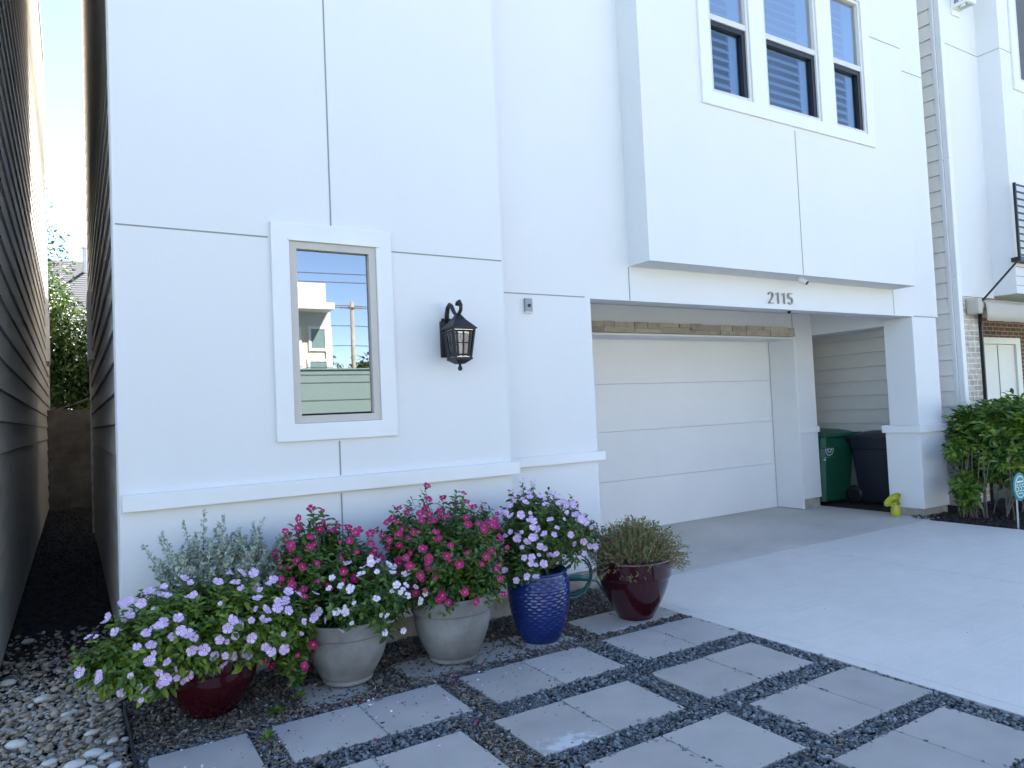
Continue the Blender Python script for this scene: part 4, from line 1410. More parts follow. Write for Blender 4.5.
CAMP = np.array([0, 0, 1.5])
def vinca(name, label, root, blobs, nshoot, leafm, flowers, L=0.05, cat='flowering plant', ymax=4.57, ntop=0, zmin=0.02, nleaf=9, avoid=None, spires=()):
    """blobs: (centre, radii, weight); flowers: list of (kind, count, test)"""
    t = thing(name, label, cat, (root[0], root[1], root[2]))
    wsum = sum(b_[2] for b_ in blobs)
    TP, TN = [], []
    for (c_, rd, wt) in blobs:
        n = int(nshoot * wt / wsum)
        q = rand_unit(n * 2)
        q = q[q[:, 2] > -0.75][:n]
        lump = 1 + .10 * np.sin(q[:, 0] * 7 + c_[0] * 9) + .09 * np.sin(q[:, 2] * 8 + q[:, 1] * 5 + c_[1])
        rr = rng.uniform(0.62, 1.03, len(q)) * lump
        P = np.array(c_) + q * np.array(rd) * rr[:, None]
        TP.append(P); TN.append(unit(q / np.array(rd)))
    for (sx, sy, z0, z1) in spires:
        k = max(3, int((z1 - z0) / .022))
        zz = np.linspace(z0, z1, k)
        lean = rng.normal(0, .10, 2)
        TP.append(np.stack([sx + lean[0] * (zz - z0) + rng.normal(0, .006, k), sy + lean[1] * (zz - z0) + rng.normal(0, .006, k), zz], 1))
        TN.append(unit(np.array([0, -.25, .6]) + rng.normal(0, .3, (k, 3))))
    P = np.concatenate(TP); N = np.concatenate(TN)
    ok = (P[:, 1] < ymax) & (P[:, 2] > zmin)
    if avoid is not None: ok &= ~avoid(P)
    P, N = P[ok], N[ok]
    # a tip sitting deep inside another blob is dropped
    n = len(P)
    ax = unit(N * 0.7 + np.array([0, 0, .55]) + rand_unit(n) * .35)
    parts = []
    for k in range(nleaf):
        ang = 2.4 * k + rng.uniform(0, .6, n)
        s1 = unit(np.cross(ax, rand_unit(n))); s1 = unit(np.cross(ax, np.array([0.31, 0.17, 0.94])[None] + 0 * ax)); s2 = np.cross(ax, s1)
        rad = np.cos(ang)[:, None] * s1 + np.sin(ang)[:, None] * s2
        up_ = 0.75 - 0.11 * k
        D = unit(rad + ax * up_ + rand_unit(n) * .22)
        base = P - ax * (0.004 + 0.011 * k)
        l = L * rng.uniform(.75, 1.2, n) * (0.62 + 0.05 * k)
        parts.append(leaves(base, D, unit(ax + rand_unit(n) * .3), l, l * .48, 0.22))
    V, T = merge(parts)
    okv = None
    np_mesh('foliage', V, T, leafm, t)
    A = np.array([root]) + (P - np.array([root])) * 0.25 + rng.normal(0, .02, (n, 3))
    V, T = stems_np(A, P, 0.0028, 0.08)
    np_mesh('stems', V, T, M['stem_green'], t)
    # flowers on the visible tips
    toc = unit(CAMP - P)
    vis = (N * toc).sum(1)
    depth = np.full(n, 9.0)
    for (c_, rd, wt) in blobs:
        depth = np.minimum(depth, np.linalg.norm((P - np.array(c_)) / np.array(rd), axis=1))
    for kind, cnt, test in flowers:
        cand = np.where((vis > 0.0) & (depth > .84) & test(P))[0]
        outer = np.linalg.norm(P[cand] - P.mean(0), axis=1)
        pr = rng.permutation(len(cand))
        chosen = []
        for i in pr:
            j = cand[i]
            pos = P[j] + ax[j] * .012
            if any(np.linalg.norm(pos - q_) < 0.034 for q_ in chosen): continue
            chosen.append(pos)
            nr = unit(N[j] * .55 + toc[j] * .55 + np.array([0, 0, .35]) + rng.normal(0, .38, 3))
            add_flower(t, kind, pos + nr * .016 + toc[j] * .016, nr, random.choice((random.uniform(.020, .028), random.uniform(.024, .030), random.uniform(.013, .020))))
            if len(chosen) >= cnt: break
    return t

allp = lambda P: np.ones(len(P), bool)
ymx = YL - .035
def pot_hit(key, r_, z_):
    c_ = POTS[key]
    return lambda P: (np.hypot(P[:, 0] - c_[0], P[:, 1] - c_[1]) < r_) & (P[:, 2] < z_)
vinca('lilac_vinca', 'lilac vinca spilling over the left maroon pot beside the alley', (0.60, 4.14, 0.30),
      [((0.54, 4.08, .48), (.45, .34, .23), 1.0), ((0.26, 4.00, .39), (.27, .22, .18), .45), ((0.84, 4.00, .44), (.26, .24, .20), .4), ((0.44, 3.92, .42), (.28, .15, .15), .35)],
      1150, M['leaf_vinca'], [('lilac', 100, allp)], avoid=pot_hit('p1', .28, .29), ymax=ymx, L=.058, zmin=.12)
vinca('crimson_vinca', 'crimson vinca leaning tall at the back of the smaller grey pot', (1.27, 4.2, 0.34),
      [((1.27, 4.24, .60), (.36, .25, .24), 1.0), ((1.05, 4.13, .42), (.22, .2, .22), .4), ((1.00, 4.06, .26), (.11, .11, .17), .18), ((1.18, 4.3, .72), (.22, .14, .14), .25)],
      680, M['leaf_dark'], [('crimson', 74, allp)], avoid=pot_hit('p2', .25, .30), ymax=ymx, L=.054,
      spires=[(1.03, 4.2, .72, .86), (1.10, 4.25, .78, .92), (1.17, 4.22, .80, .99), (1.25, 4.28, .82, .97), (1.33, 4.26, .78, .90), (1.42, 4.26, .74, .85), (1.52, 4.22, .68, .78), (1.07, 4.1, .62, .78)])
vinca('white_vinca', 'white and pale pink vinca at the front of the smaller grey pot', (1.38, 4.06, 0.34),
      [((1.42, 4.00, .47), (.29, .25, .21), 1.0)],
      340, M['leaf_dark'], [('white', 40, allp)], ymax=ymx, L=.052, avoid=pot_hit('p2', .25, .28))
vinca('crimson_vinca', 'dense crimson vinca filling the larger grey pot in the middle', (1.985, 4.1, 0.38),
      [((2.00, 4.09, .62), (.42, .32, .25), 1.0), ((1.80, 4.2, .76), (.22, .16, .14), .3), ((2.16, 4.25, .74), (.24, .18, .15), .3), ((2.0, 3.92, .48), (.34, .17, .15), .35)],
      1050, M['leaf_dark'], [('crimson', 100, allp)], avoid=pot_hit('p3', .255, .36), ymax=ymx, L=.054,
      spires=[(1.72, 4.2, .84, .94), (1.80, 4.24, .86, .98), (1.90, 4.2, .86, 1.03), (2.02, 4.24, .86, .97), (2.12, 4.24, .86, 1.0), (2.22, 4.26, .84, .95), (2.33, 4.22, .78, .90), (2.40, 4.2, .70, .86)])
vinca('lilac_vinca', 'upright lilac vinca growing in the cobalt blue pot', (2.60, 4.05, 0.43),
      [((2.72, 4.12, .68), (.36, .29, .24), 1.0), ((2.48, 4.0, .50), (.18, .18, .17), .3), ((2.98, 4.14, .63), (.20, .2, .18), .3), ((2.66, 4.2, .86), (.17, .14, .09), .2)],
      800, M['leaf_dark'], [('lilac', 100, allp)], L=.05, avoid=pot_hit('p4', .20, .42), ymax=YM - .05,
      spires=[(2.52, 4.15, .86, .97), (2.62, 4.18, .92, 1.01), (2.72, 4.2, .90, 1.0), (2.84, 4.2, .86, .95), (3.02, 4.18, .78, .88)])

# silver-leaved shrub
sg = thing('silver_shrub', 'silvery grey-leaved shrub with upright spires behind the lilac vinca', 'shrub', (0.60, 4.30, 0.30))
n = 260
A = np.stack([rng.uniform(.50, .90, n), rng.uniform(4.26, 4.40, n), np.full(n, .42)], 1)
ang = np.clip(rng.normal(0, .40, n), -.45, .45)
hgt = (rng.uniform(.28, .48, n) + .14 * (rng.uniform(0, 1, n) < .12)) * (1 - .45 * np.abs(ang))
Bp = A + np.stack([np.sin(ang) * hgt * 1.05, rng.uniform(-.10, .08, n), hgt], 1)
Bp[:, 1] = np.minimum(Bp[:, 1], ymx - .02)
V, T = stems_np(A, Bp, .0035, .03)
np_mesh('stems', V, T, M['stem_grey'], sg)
parts = []
for k in range(46):
    t = (k + rng.uniform(0, 1, n)) / 46
    t = 0.12 + .9 * t
    base = A + (Bp - A) * t[:, None] + np.array([0, 0, .03]) * (4 * t * (1 - t))[:, None]
    D = unit(unit(Bp - A) * .6 + rand_unit(n) * .9)
    l = rng.uniform(.020, .034, n) * (1.25 - .5 * t)
    parts.append(leaves(base, D, rand_unit(n) + np.array([0, -.3, .6]), l, l * .6, .1))
    # short side twigs
    base2 = base + rand_unit(n) * .030 * (1.15 - t)[:, None]
    parts.append(leaves(base2, unit(rand_unit(n) + np.array([0, 0, .6])), rand_unit(n) + np.array([0, -.3, .5]), l, l * .6, .1))
V, T = merge(parts)
np_mesh('foliage', V, T, M['leaf_sage'], sg)

# straggly plant in the right maroon pot
st = thing('straggly_plant', 'thin straggly half-dry plant in the right maroon pot', 'flowering plant', (3.40, 4.0, 0.40))
n = 900
a = rng.uniform(0, 2 * math.pi, n)
r0 = rng.uniform(0, .19, n)
A = np.stack([3.40 + r0 * np.cos(a), 3.985 + r0 * np.sin(a), np.full(n, .39)], 1)
out = rng.uniform(0.02, .17, n) * (r0 / .19 + .25)
hz = rng.uniform(.10, .30, n) * (1.12 - r0 / .19 * .35)
Bp = A + np.stack([np.cos(a) * out + rng.normal(.01, .03, n), np.sin(a) * out * .8 + rng.normal(0, .03, n), hz], 1)
dr_ = rng.uniform(0, 1, n) < .18 + .16 * (np.cos(a) > .3)                       # drooping over the rim, mostly to the right
Bp[dr_] = np.stack([3.40 + np.cos(a[dr_]) * rng.uniform(.28, .40, dr_.sum()) + .09 * (np.cos(a[dr_]) > 0), 3.985 + np.sin(a[dr_]) * rng.uniform(.26, .32, dr_.sum()), rng.uniform(.30, .50, dr_.sum())], 1)
V, T = stems_np(A, Bp, .0024, .10)
np_mesh('stems', V, T, M['stem_red'], st)
parts = []
for k in range(15):
    t = rng.uniform(.25, 1.0, n)
    base = A + (Bp - A) * t[:, None] + np.array([0, 0, 1.0]) * (.10 * np.linalg.norm(Bp - A, axis=1) * 2 * np.minimum(t, 1 - t))[:, None]
    D = unit(unit(Bp - A) * .5 + rand_unit(n) * .9)
    l = rng.uniform(.014, .030, n)
    parts.append(leaves(base, D, rand_unit(n) + np.array([0, -.2, .6]), l, l * .32, .15))
V, T = merge(parts)
np_mesh('foliage', V, T, M['leaf_strag'], st)
for (dx, dy, z, s_) in ((-.10, -.05, .56, .014), (-.02, -.12, .50, .016), (.07, -.1, .52, .012), (-.15, -.1, .47, .014), (.02, .06, .68, .013), (-.07, -.16, .46, .012), (.12, .02, .60, .011), (-.19, .02, .55, .012)):
    add_flower(st, 'crimson', (3.40 + dx, 3.985 + dy, z), unit(np.array([-.4, -.7, .5]) + rng.normal(0, .2, 3)), s_)

# hose behind the pots
hs = thing('garden_hose', 'teal garden hose looped against the foundation behind the right maroon pot', 'hose', (3.3, 4.6, 0))
b = MB()
hp = []
for i in range(46):
    t = i / 45
    a = t * 2.15 * 2 * math.pi + 2.2
    rr = 0.155 - .02 * math.sin(3 * t * 6.28)
    hp.append((3.33 + rr * 1.15 * math.cos(a) + .03 * t, 4.70 - .10 * t + .03 * math.sin(a * .5), 0.185 + rr * math.sin(a)))
b.tube(hp, .0085, 8)
b.tube([(3.05, 4.72, .16), (3.2, 4.69, .155), (3.36, 4.66, .15), (3.55, 4.62, .12), (3.6, 4.58, .03)], .0085, 8)
b.build('tube', M['hose'], hs, smooth=True)
b = MB(); b.tube([(3.28, 4.66, .165), (3.33, 4.65, .17), (3.40, 4.635, .165), (3.47, 4.62, .15)], [.014, .026, .026, .016], 10); b.build('nozzle', M['hose'], hs, smooth=True)

# ------------------------------------------------------------------ wheelie bins
def bin_(label, m_, cx, cy, yaw, w_, d_, h_, logo):
    t = thing('wheelie_bin', label, 'bin', (cx, cy, 0))
    t.rotation_euler = (0, 0, yaw)
    b = MB()      # local: front is -y
    hw, hd = w_ / 2, d_ / 2
    secs = [(0.04, .84, .76), (0.50, .90, .87), (0.76, .93, .93), (0.765, .955, .97), (0.90, 1.0, 1.0)]
    vs, fs = [], []
    for (t_, a_, c_) in secs:
        z = t_ * h_
        x, y = hw * a_, hd * c_
        k = .05
        ring = [(-x + k, -y), (x - k, -y), (x, -y + k), (x, hd * c_ - k), (x - k, hd * c_), (-x + k, hd * c_), (-x, hd * c_ - k), (-x, -y + k)]
        vs += [(p[0], p[1], z) for p in ring]
    for i in range(len(secs) - 1):
        for k in range(8):
            k2 = (k + 1) % 8
            fs.append((i * 8 + k, i * 8 + k2, (i + 1) * 8 + k2, (i + 1) * 8 + k))
    fs.append(tuple(range(8))[::-1])
    b.add(vs, fs)
    b.box(-hw * 1.02, hw * 1.02, -hd * 1.03, hd * 1.0, h_ * .902, h_ * .93)
    for x in (-.5, .5):
        b.box(hw * x * .82 - .012, hw * x * .82 + .012, -hd * .80, -hd * .74, h_ * .12, h_ * .46)
    b.build('body', m_, t, world=False, bevel=.006)
    b = MB()
    nx, ny = 8, 8
    vs, fs = [], []
    for i in range(nx + 1):
        for j in range(ny + 1):
            u, v = i / nx * 2 - 1, j / ny * 2 - 1
            z = h_ * .935 + .065 * h_ * (1 - abs(u) ** 2.5) * (1 - abs(v) ** 4) + .012
            vs.append((u * hw * 1.04, v * hd * 1.08 - .02, z))
    for i in range(nx):
        for j in range(ny):
            a = i * (ny + 1) + j
            fs.append((a, a + ny + 1, a + ny + 2, a + 1))
    b.add(vs, fs)
    b.box(-hw * 1.04, hw * 1.04, -hd * 1.10 - .02, -hd * 1.08 - .018, h_ * .915, h_ * .955)
    b.box(-hw * 1.04, -hw * 1.03, -hd * 1.08, hd * 1.0, h_ * .92, h_ * .9465)
    b.build('lid', m_, t, world=False, smooth=False)
    b = MB(); b.tube([(-hw * .75, hd * 1.0, h_ * .86), (-hw * .75, hd * 1.16, h_ * .90), (hw * .75, hd * 1.16, h_ * .90), (hw * .75, hd, h_ * .86)], .016, 8)
    b.build('handle', m_, t, world=False)
    for sx in (-1, 1):
        b = MB()
        b.lathe([(0.0, -.02), (.07, -.022), (.115, -.024), (.125, -.012), (.125, .012), (.115, .024), (.07, .022), (0, .02)], (0, 0, 0), 24)
        b.v = [(sx * (hw * .86) + z, hd * .86 + x, .125 + y) for x, y, z in b.v]
        b.build('wheel', M['blackplastic'], t, world=False, smooth=True)
    if logo:
        b = MB()
        cx_, cz_ = -hw * .58, h_ * .74
        def yf(z): return -hd * (.84 + (.92 - .84) * ((z / h_) - .5) / .26) - .004
        for (ro_, ri_) in ((.088, .074), (.046, .030)):
            n = 28
            vs = []
            for k in range(n):
                a = 2 * math.pi * k / n
                for rr in (ro_, ri_):
                    z = cz_ + rr * math.sin(a)
                    vs.append((cx_ + rr * math.cos(a), yf(z) - .003, z))
            b.add(vs, [(2 * k, 2 * ((k + 1) % n), 2 * ((k + 1) % n) + 1, 2 * k + 1) for k in range(n)])
        for (x0, x1, z0, z1) in ((-.06, .06, .0, .012), (-.10, .115, -.118, -.106), (-.12, .15, -.150, -.130)):
            b.add([(cx_ + x0, yf(cz_ + z0) - .003, cz_ + z0), (cx_ + x1 + .03, yf(cz_ + z0) - .003, cz_ + z0), (cx_ + x1, yf(cz_ + z1) - .003, cz_ + z1), (cx_ + x0, yf(cz_ + z1) - .003, cz_ + z1)], [(0, 1, 2, 3)])
        b.build('logo', M['binlogo'], t, world=False)
    else:
        b = MB(); b.box(-hw * .45, -hw * .05, hd * .93, hd * .945, h_ * .70, h_ * .74)
        b.build('badge', M['binlogo'], t, world=False)
    return t
bin_('dark green wheeled bin with a pale round print, behind the garage side pillar', M['bin_green'], 9.26, 6.61, R(-2), .74, .72, 1.04, True)
bin_('dark navy wheeled bin standing against the neighbouring siding', M['bin_navy'], 9.62, 5.78, R(0), .62, .86, 1.0, False)

# lime plastic jug beside the pillar
lj = thing('plastic_jug', 'lime yellow plastic jug with a slanted flared top beside the white pillar', 'jug', (8.655, 5.16, 0))
b = MB(); b.lathe([(0.0, 0.002), (.048, .002), (.055, .01), (.058, .04), (.055, .08), (.05, .12), (.044, .15), (.040, .17)], (8.655, 5.16, 0), 24)
b.build('body', M['lime'], lj, smooth=True)
b = MB()
n = 24
vs, fs = [], []
for ring, (rr, zz_) in enumerate(((.040, .165), (.07, .20), (.105, .235), (.11, .24))):
    for k in range(n):
        a = 2 * math.pi * k / n
        x, y = rr * math.cos(a) * 1.15 - (.03 if ring > 0 else 0) * ring * .6, rr * math.sin(a) * .7
        vs.append((8.615 + x, 5.14 + y, zz_ + x * (.55 if ring else 0)))
for i in range(3):
    for k in range(n):
        fs.append((i * n + k, i * n + (k + 1) % n, (i + 1) * n + (k + 1) % n, (i + 1) * n + k))
b.add(vs, fs)
o = b.build('flared_top', M['lime'], lj, smooth=True)
o.modifiers.new('thick', 'SOLIDIFY').thickness = .006
b = MB()
for (x0, z0, ln_) in ((8.555, .19, .07), (8.575, .17, .055), (8.60, .145, .045)):
    b.tube([(x0, 5.092, z0), (x0 + ln_ * .5, 5.085, z0 + .018), (x0 + ln_, 5.092, z0 + .012)], .006, 6)
b.build('dark_stripe', M['blackplastic'], lj)

# ------------------------------------------------------------------ hedge, sign
hd = thing('hedge_shrub', 'rounded glossy green hedge shrub right of the white pillar', 'shrub', (9.7, 4.2, 0))
n = 1900
q = rand_unit(n)
q = np.sign(q) * np.abs(q) ** .75
q = q / np.maximum(np.abs(q).max(1, keepdims=True) * .25 + np.linalg.norm(q, axis=1, keepdims=True) * .75, 1e-6)
rr = rng.uniform(.72, 1.06, n) * (1 + .07 * np.sin(q[:, 0] * 9) + .06 * np.sin(q[:, 2] * 8 + q[:, 1] * 6))
P = np.array([9.87, 4.25, .88]) + q * np.array([.86, .60, .50]) * rr[:, None]
keep = (P[:, 2] > .27) & (P[:, 1] < 4.86)
P = P[keep]; q = q[keep]
# a low tuft at the left foot
n2 = 70
q2 = rand_unit(n2); P2 = np.array([8.86, 4.42, .40]) + q2 * np.array([.15, .14, .20]) * rng.uniform(.5, 1, (n2, 1))
n3 = 26
q3 = rand_unit(n3); P3 = np.array([8.84, 4.5, .84]) + q3 * np.array([.13, .12, .12]) * rng.uniform(.4, 1, (n3, 1))
P = np.concatenate([P, P2, P3]); q = np.concatenate([q, q2, q3])
n = len(P)
ax = unit(unit(q) * .7 + np.array([0, 0, .6]) + rand_unit(n) * .35)
parts = []
s1 = unit(np.cross(ax, np.array([.31, .17, .94])[None] + 0 * ax)); s2 = np.cross(ax, s1)
for k in range(9):
    an = 2.4 * k + rng.uniform(0, .7, n)
    rad = np.cos(an)[:, None] * s1 + np.sin(an)[:, None] * s2
    D = unit(rad + ax * (.9 - .12 * k) + rand_unit(n) * .2)
    l = rng.uniform(.075, .115, n)
    parts.append(leaves(P - ax * (.015 * k), D, unit(ax + rand_unit(n) * .3), l, l * .40, .2))
V, T = merge(parts)
np_mesh('foliage', V, T, M['leaf_hedge'], hd)
b = MB()
r = random.Random(8)
for k in range(22):
    x0, y0_ = r.uniform(9.0, 10.2), r.uniform(4.0, 4.5)
    x1, y1_ = x0 + r.uniform(-.3, .3), y0_ + r.uniform(-.3, .1)
    b.tube([(x0, y0_, -.03), ((x0 + x1) / 2 + r.uniform(-.08, .08), (y0_ + y1_) / 2, .3), (x1, y1_, r.uniform(.6, .9))], [.009, .007, .004], 5)
for k in range(10):
    x0, y0_ = r.uniform(8.85, 9.05), r.uniform(4.3, 4.6)
    b.tube([(x0 + .1, y0_, -.03), (x0 + r.uniform(-.1, .1), y0_, .35), (x0 + r.uniform(-.1, .1), y0_, r.uniform(.5, .95))], [.010, .007, .004], 5)
b.build('branches', M['twig'], hd)

sn = thing('yard_sign', 'small teal security yard sign with white ring on a grey stake in the bed', 'sign', (8.66, 3.80, 0))
b = MB(); b.tube([(8.645, 3.808, -.05), (8.66, 3.808, .50)], .0095, 8); b.build('stake', M['stake'], sn)
def octo(mb, r0, r1, y, yb, n=8, ph=math.pi / 8):
    pass
def disc(name, ro_, ri_, y0, y1, m_, ph=math.pi / 8, n=8):
    b = MB()
    vs = []
    for y in (y0, y1):
        for rr in (ro_, ri_):
            for k in range(n):
                a = 2 * math.pi * k / n + ph
                vs.append((8.70 + rr * math.cos(a), y, .445 + rr * 1.08 * math.sin(a)))
    fs = []
    for k in range(n):
        k2 = (k + 1) % n
        fs += [(k, k2, n + k2, n + k), (2 * n + k, 3 * n + k, 3 * n + k2, 2 * n + k2), (k, 2 * n + k, 2 * n + k2, k2), (n + k, n + k2, 3 * n + k2, 3 * n + k)]
    b.add(vs, fs)
    return b.build(name, m_, sn)
disc('panel', .142, .001, 3.786, 3.797, M['teal'], n=14, ph=0.2)
disc('ring', .112, .102, 3.7835, 3.7858, M['signwhite'], n=14, ph=0.2)
b = MB()
def stroke(pts, t=.009):
    for (ax_, az_), (bx_, bz_) in zip(pts, pts[1:]):
        A = Vector((ax_, 0, az_)); B = Vector((bx_, 0, bz_)); d = (B - A).normalized(); A -= d * t * .4; B += d * t * .4
        nn = Vector((-d.z, 0, d.x)) * t * .5
        b.hexa([(8.70 + p.x, 3.7835, .445 + p.z) for p in (A - nn, B - nn, B + nn, A + nn)] + [(8.70 + p.x, 3.7858, .445 + p.z) for p in (A - nn, B - nn, B + nn, A + nn)])
stroke([(-.06, .055), (.06, .055)], .016)
for x0 in (-.075, -.012, .05):
    stroke([(x0 + .035, .025), (x0, .025), (x0, .0), (x0 + .035, -.005), (x0 + .035, -.04), (x0, -.045)])
stroke([(-.045, -.07), (.045, -.07)], .01)
b.build('lettering', M['signwhite'], sn)

# ------------------------------------------------------------------ gravel, pebbles, litter
inside = lambda x, y, e: np.any([(x > p[0] + e) & (x < p[1] - e) & (y > p[2] + e) & (y < p[3] - e) for p in pav if not (p[2] > 3.8 and p[1] < 2.9)], axis=0)
chips = ico_variants(6, 1, .22, 1)
def sample(n, x0, x1, y0, y1):
    return rng.uniform(x0, x1, n), rng.uniform(y0, y1, n)
def wav(x, y):
    return .5 * np.sin(3.1 * x + 1.7 * y) + .5 * np.sin(5.3 * x - 4.1 * y + 1.3)
x, y = sample(95000, .225, 3.69, 1.35, 4.10)
brown = np.clip((y - 3.78 - .05 * wav(x, y)) * 6 + .5, 0, 1)
brown = np.maximum(brown, .85 * np.exp(-(((x - 1.62) / .10) ** 2 + ((y - 2.75) / .45) ** 2)))
brown = np.maximum(brown, .75 * np.exp(-(((x - 1.77) / .08) ** 2 + ((y - 3.5) / .35) ** 2)))
brown = np.maximum(brown, .6 * np.exp(-(((x - 2.8) / .12) ** 2 + ((y - 3.75) / .15) ** 2)))
brown = np.maximum(brown, .35 * (x < 1.0) * (y < 3.75))
u = rng.uniform(0, 1, len(x))
bur = np.any([(x > p[0] + .02) & (x < p[1] - .02) & (y > p[2] + .02) & (y < p[3] - .03) for p in pav if p[2] > 3.8 and p[1] < 2.9], axis=0)
ok = ~(bur & (rng.uniform(0, 1, len(x)) < .8)) & ~inside(x, y, np.where(rng.uniform(0, 1, len(x)) < .25, .022, .005))
blue = ok & (u > brown)
br_ = ok & (u <= brown)
def chip_sz(n, s0=.0215):
    s_ = s0 * rng.lognormal(0, .28, n)
    return np.stack([s_, s_ * rng.uniform(.55, .8, n), s_ * rng.uniform(.35, .6, n)], 1)
for nm, msk, m_, lb in (('blue_gravel', blue, M['chip_blue'], 'blue-grey crushed gravel between the paving slabs'), ('brown_gravel', br_, M['chip_brown'], 'brown mixed gravel around the pots')):
    xx, yy = x[msk], y[msk]
    z = rng.uniform(-.026, -.001, len(xx))
    scatter(nm, np.stack([xx, yy, z], 1), chip_sz(len(xx)), chips, m_, tilt=.5, label=lb, cat='gravel')
# back strip against the wall
x, y = sample(24000, .225, 3.69, 4.05, 4.88)
bur = np.any([(x > p[0] + .02) & (x < p[1] - .02) & (y > p[2] + .02) & (y < p[3] - .03) for p in pav if p[2] > 3.8 and p[1] < 2.9], axis=0)
ok = ((y < 4.61) | (x > 2.8)) & ~inside(x, y, .006) & ~(bur & (rng.uniform(0, 1, len(x)) < .8))
x, y = x[ok], y[ok]
scatter('brown_gravel', np.stack([x, y, rng.uniform(-.028, -.002, len(x))], 1), chip_sz(len(x), .021), chips, M['chip_brown'], tilt=.5, label='dark brown gravel along the foundation behind the pots', cat='gravel')
# river pebbles
peb = ico_variants(7, 2, .10, 4)
def pebbles(n, x0, x1, y0, y1, smin, smax, z0, z1):
    x, y = sample(n, x0, x1, y0, y1)
    s_ = rng.uniform(smin, smax, n) * rng.lognormal(0, .2, n)
    return np.stack([x, y, rng.uniform(z0, z1, n)], 1), np.stack([s_, s_ * rng.uniform(.6, .85, n), s_ * rng.uniform(.32, .55, n)], 1)
PP, SS = [], []
for args in ((12000, -1.2, .195, 2.6, 6.6, .014, .024, -.04, -.012), (9000, -1.2, .19, 2.6, 6.6, .022, .038, -.035, -.002), (900, -1.2, .18, 2.6, 6.4, .038, .056, -.02, .006)):
    a_, c_ = pebbles(*args)
    kp_ = rng.uniform(0, 1, len(a_)) < np.clip(1.15 - (a_[:, 1] - 4.5) / 1.5, .12, 1)
    PP.append(a_[kp_]); SS.append(c_[kp_])
P = np.concatenate(PP); Sz = np.concatenate(SS)
scatter('river_pebbles', P, Sz, peb, M['pebble'], tilt=.3, smooth=True, label='brown and grey river pebbles along the alley', cat='pebbles')
wp = [(0.03, 3.76, .075), (0.06, 3.93, .085), (-.02, 3.85, .08), (.10, 3.86, .06), (.135, 4.02, .055), (.09, 3.62, .085), (.05, 4.2, .06), (-.12, 3.95, .06), (-.26, 4.28, .085), (-.17, 4.9, .085), (.13, 3.72, .06),
      (-.36, 5.35, .08), (-.05, 4.55, .055), (-.30, 6.3, .075), (.05, 3.52, .07)]
lbs = ['biggest flat white pebble by the black edging', 'long white pebble in the cluster by the edging', 'white pebble at the left of the bright cluster', 'small white pebble touching the edging', 'white pebble at the top of the cluster',
       'white pebble near the bottom edge of the picture', 'pale pebble under the vinca overhang', 'lone white pebble left of the cluster', 'pale pebble near the left picture edge', 'pale flat pebble in the middle of the pebble bed',
       'cream pebble at the right of the cluster', 'white pebble against the left siding', 'small pale pebble in the shaded pebble bed', 'pale pebble deep in the alley shade', 'white pebble cut by the bottom edge']
for (x, y, s_), lb in zip(wp, lbs):
    V, T = peb[random.randrange(7)]
    a = random.uniform(-.4, .8)
    W = V * np.array([s_ * 1.15, s_ * .75, s_ * .5])
    c_, s2 = math.cos(a), math.sin(a)
    W = np.stack([W[:, 0] * c_ - W[:, 1] * s2, W[:, 0] * s2 + W[:, 1] * c_, W[:, 2]], 1)
    o = np_mesh('white_pebble', W, T, M['pebble_white'], smooth=True)
    o.location = (x, y, 0.008)
    tag(o, lb, 'pebble', 'white pebbles among the river pebbles')
x, y = sample(13000, -.9, .95, 4.3, 16.69)
ok = ((x < .24) | (y > 12.4)) & ((x > -.43) | (y < 5.2)) & (rng.uniform(0, 1, len(x)) < np.clip((y - 4.2) / 1.3, .1, 1))
x, y = x[ok], y[ok]; n = len(x)
ms = np.stack([rng.uniform(.02, .06, n), rng.uniform(.012, .03, n), rng.uniform(.006, .014, n)], 1)
scatter('alley_litter', np.stack([x, y, rng.uniform(-.045, -.02, n)], 1), ms, chips, M['mulch'], tilt=.3, label='dark leaf litter and soil along the shaded alley', cat='litter')
# mulch in the hedge bed and in the alley
x, y = sample(9000, 8.62, 11.5, 2.8, 4.95)
n = len(x)
ms = np.stack([rng.uniform(.03, .07, n), rng.uniform(.012, .022, n), rng.uniform(.006, .012, n)], 1)
scatter('mulch', np.stack([x, y, rng.uniform(-.012, .02, n)], 1), ms, chips, M['mulch'], tilt=.35, label='dark shredded mulch under the hedge', cat='mulch')
# dry litter and fallen petals
LX_, LY_ = [], []
for (cx_, cy_, sx, sy, n) in ((1.62, 2.75, .07, .25, 260), (1.77, 3.5, .05, .2, 160), (1.3, 3.80, .6, .06, 420), (0.75, 3.5, .05, .2, 180), (.5, 3.84, .25, .05, 200), (2.8, 3.74, .25, .04, 180), (.12, 3.9, .05, .5, 300), (2.64, 2.85, .04, .2, 40), (2.7, 2.0, .2, .04, 40)):
    LX_.append(rng.normal(cx_, sx, n)); LY_.append(rng.normal(cy_, sy, n))
x = np.concatenate(LX_); y = np.concatenate(LY_)
ok = ~inside(x, y, .0); x, y = x[ok], y[ok]; n = len(x)
ms = np.stack([rng.uniform(.012, .045, n), rng.uniform(.003, .007, n), rng.uniform(.002, .005, n)], 1)
scatter('dry_litter', np.stack([x, y, rng.uniform(0, .010, n)], 1), ms, chips, M['debris'], tilt=.25, label='dry straw and leaf litter in the gravel joints', cat='litter')
n = 150
x = np.concatenate([rng.uniform(.5, 3.4, n), rng.uniform(4, 7, 14)]); y = np.concatenate([3.75 - np.abs(rng.normal(0, .35, n)), rng.uniform(2, 4.4, 14)])
n = len(x)
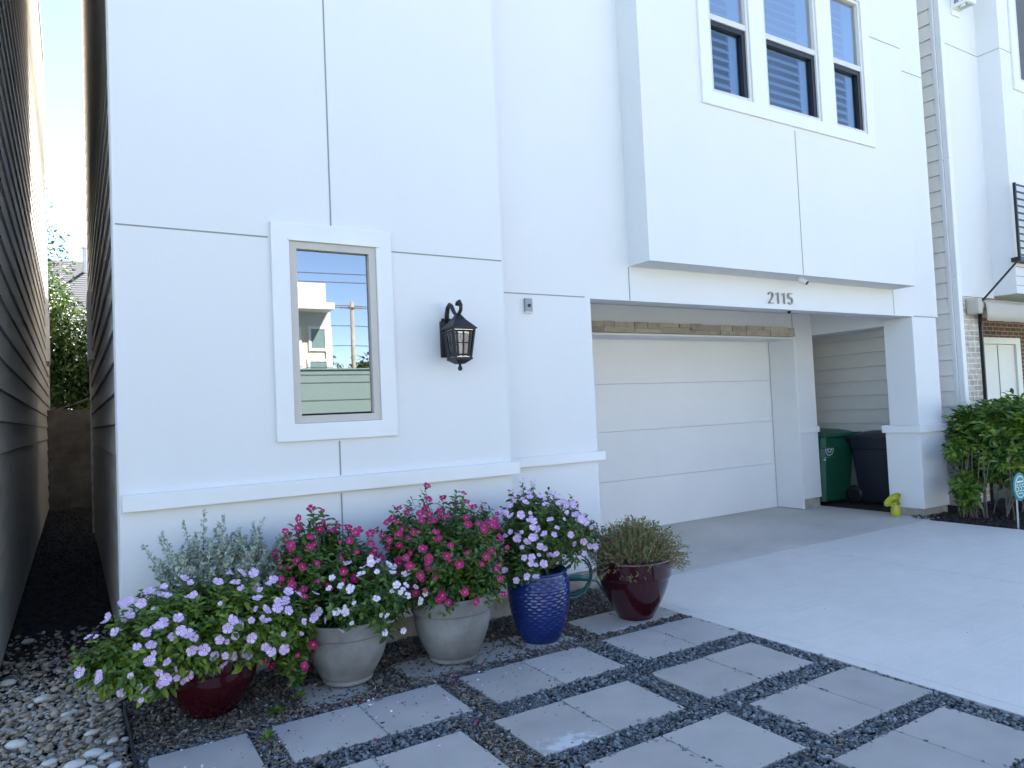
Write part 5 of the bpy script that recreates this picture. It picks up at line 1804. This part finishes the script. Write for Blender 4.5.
ms = np.stack([rng.uniform(.004, .010, n), rng.uniform(.004, .007, n), rng.uniform(.002, .004, n)], 1)
scatter('crumbs', np.stack([x, y, np.full(n, .004)], 1), ms, chips, M['chip_brown'], tilt=.2, label='small dark crumbs and gravel bits scattered on the slabs', cat='litter')
n = 46
x = np.concatenate([rng.uniform(.7, 2.9, n)]); y = 3.80 - np.abs(rng.normal(0, .28, n))
D = unit(np.stack([rng.normal(size=n), rng.normal(size=n), rng.uniform(-.05, .2, n)], 1))
l = rng.uniform(.012, .022, n)
V, T = leaves(np.stack([x, y, np.full(n, .012)], 1), D, np.array([0, 0, 1.0])[None] + rng.normal(0, .3, (n, 3)), l, l * .8, .1)
tag(np_mesh('fallen_petals', V, T, M['petal_red']), 'fallen crimson petals on the slabs and gravel', 'petals', kind='stuff')
n = 40
x = rng.uniform(.3, 2.6, n); y = 3.78 - np.abs(rng.normal(0, .3, n))
D = unit(np.stack([rng.normal(size=n), rng.normal(size=n), rng.uniform(-.05, .2, n)], 1))
l = rng.uniform(.010, .018, n)
V, T = leaves(np.stack([x, y, np.full(n, .012)], 1), D, np.array([0, 0, 1.0])[None] + rng.normal(0, .3, (n, 3)), l, l * .8, .1)
tag(np_mesh('fallen_petals', V, T, M['petal_white']), 'fallen white petals on the slabs and gravel', 'petals', kind='stuff')
# seedlings
for (x, y, s_, lb) in ((0.87, 3.86, .06, 'small green seedling in front of the left maroon pot'), (1.02, 3.98, .05, 'tiny seedling between the left maroon pot and the smaller grey pot'), (.75, 3.55, .05, 'tiny weed in the gravel joint between two slabs')):
    n = 16
    P = np.tile(np.array([[x, y, .015]]), (n, 1)) + rng.normal(0, .006, (n, 3))
    an = rng.uniform(0, 6.28, n)
    D = np.stack([np.cos(an), np.sin(an), rng.uniform(.3, 1.2, n)], 1)
    l = rng.uniform(.6, 1.0, n) * s_
    V, T = leaves(P, D, np.array([0, 0, 1.0])[None] + 0 * P, l, l * .38, .3)
    tag(np_mesh('seedling', V, T, M['leaf_vinca']), lb, 'weed')
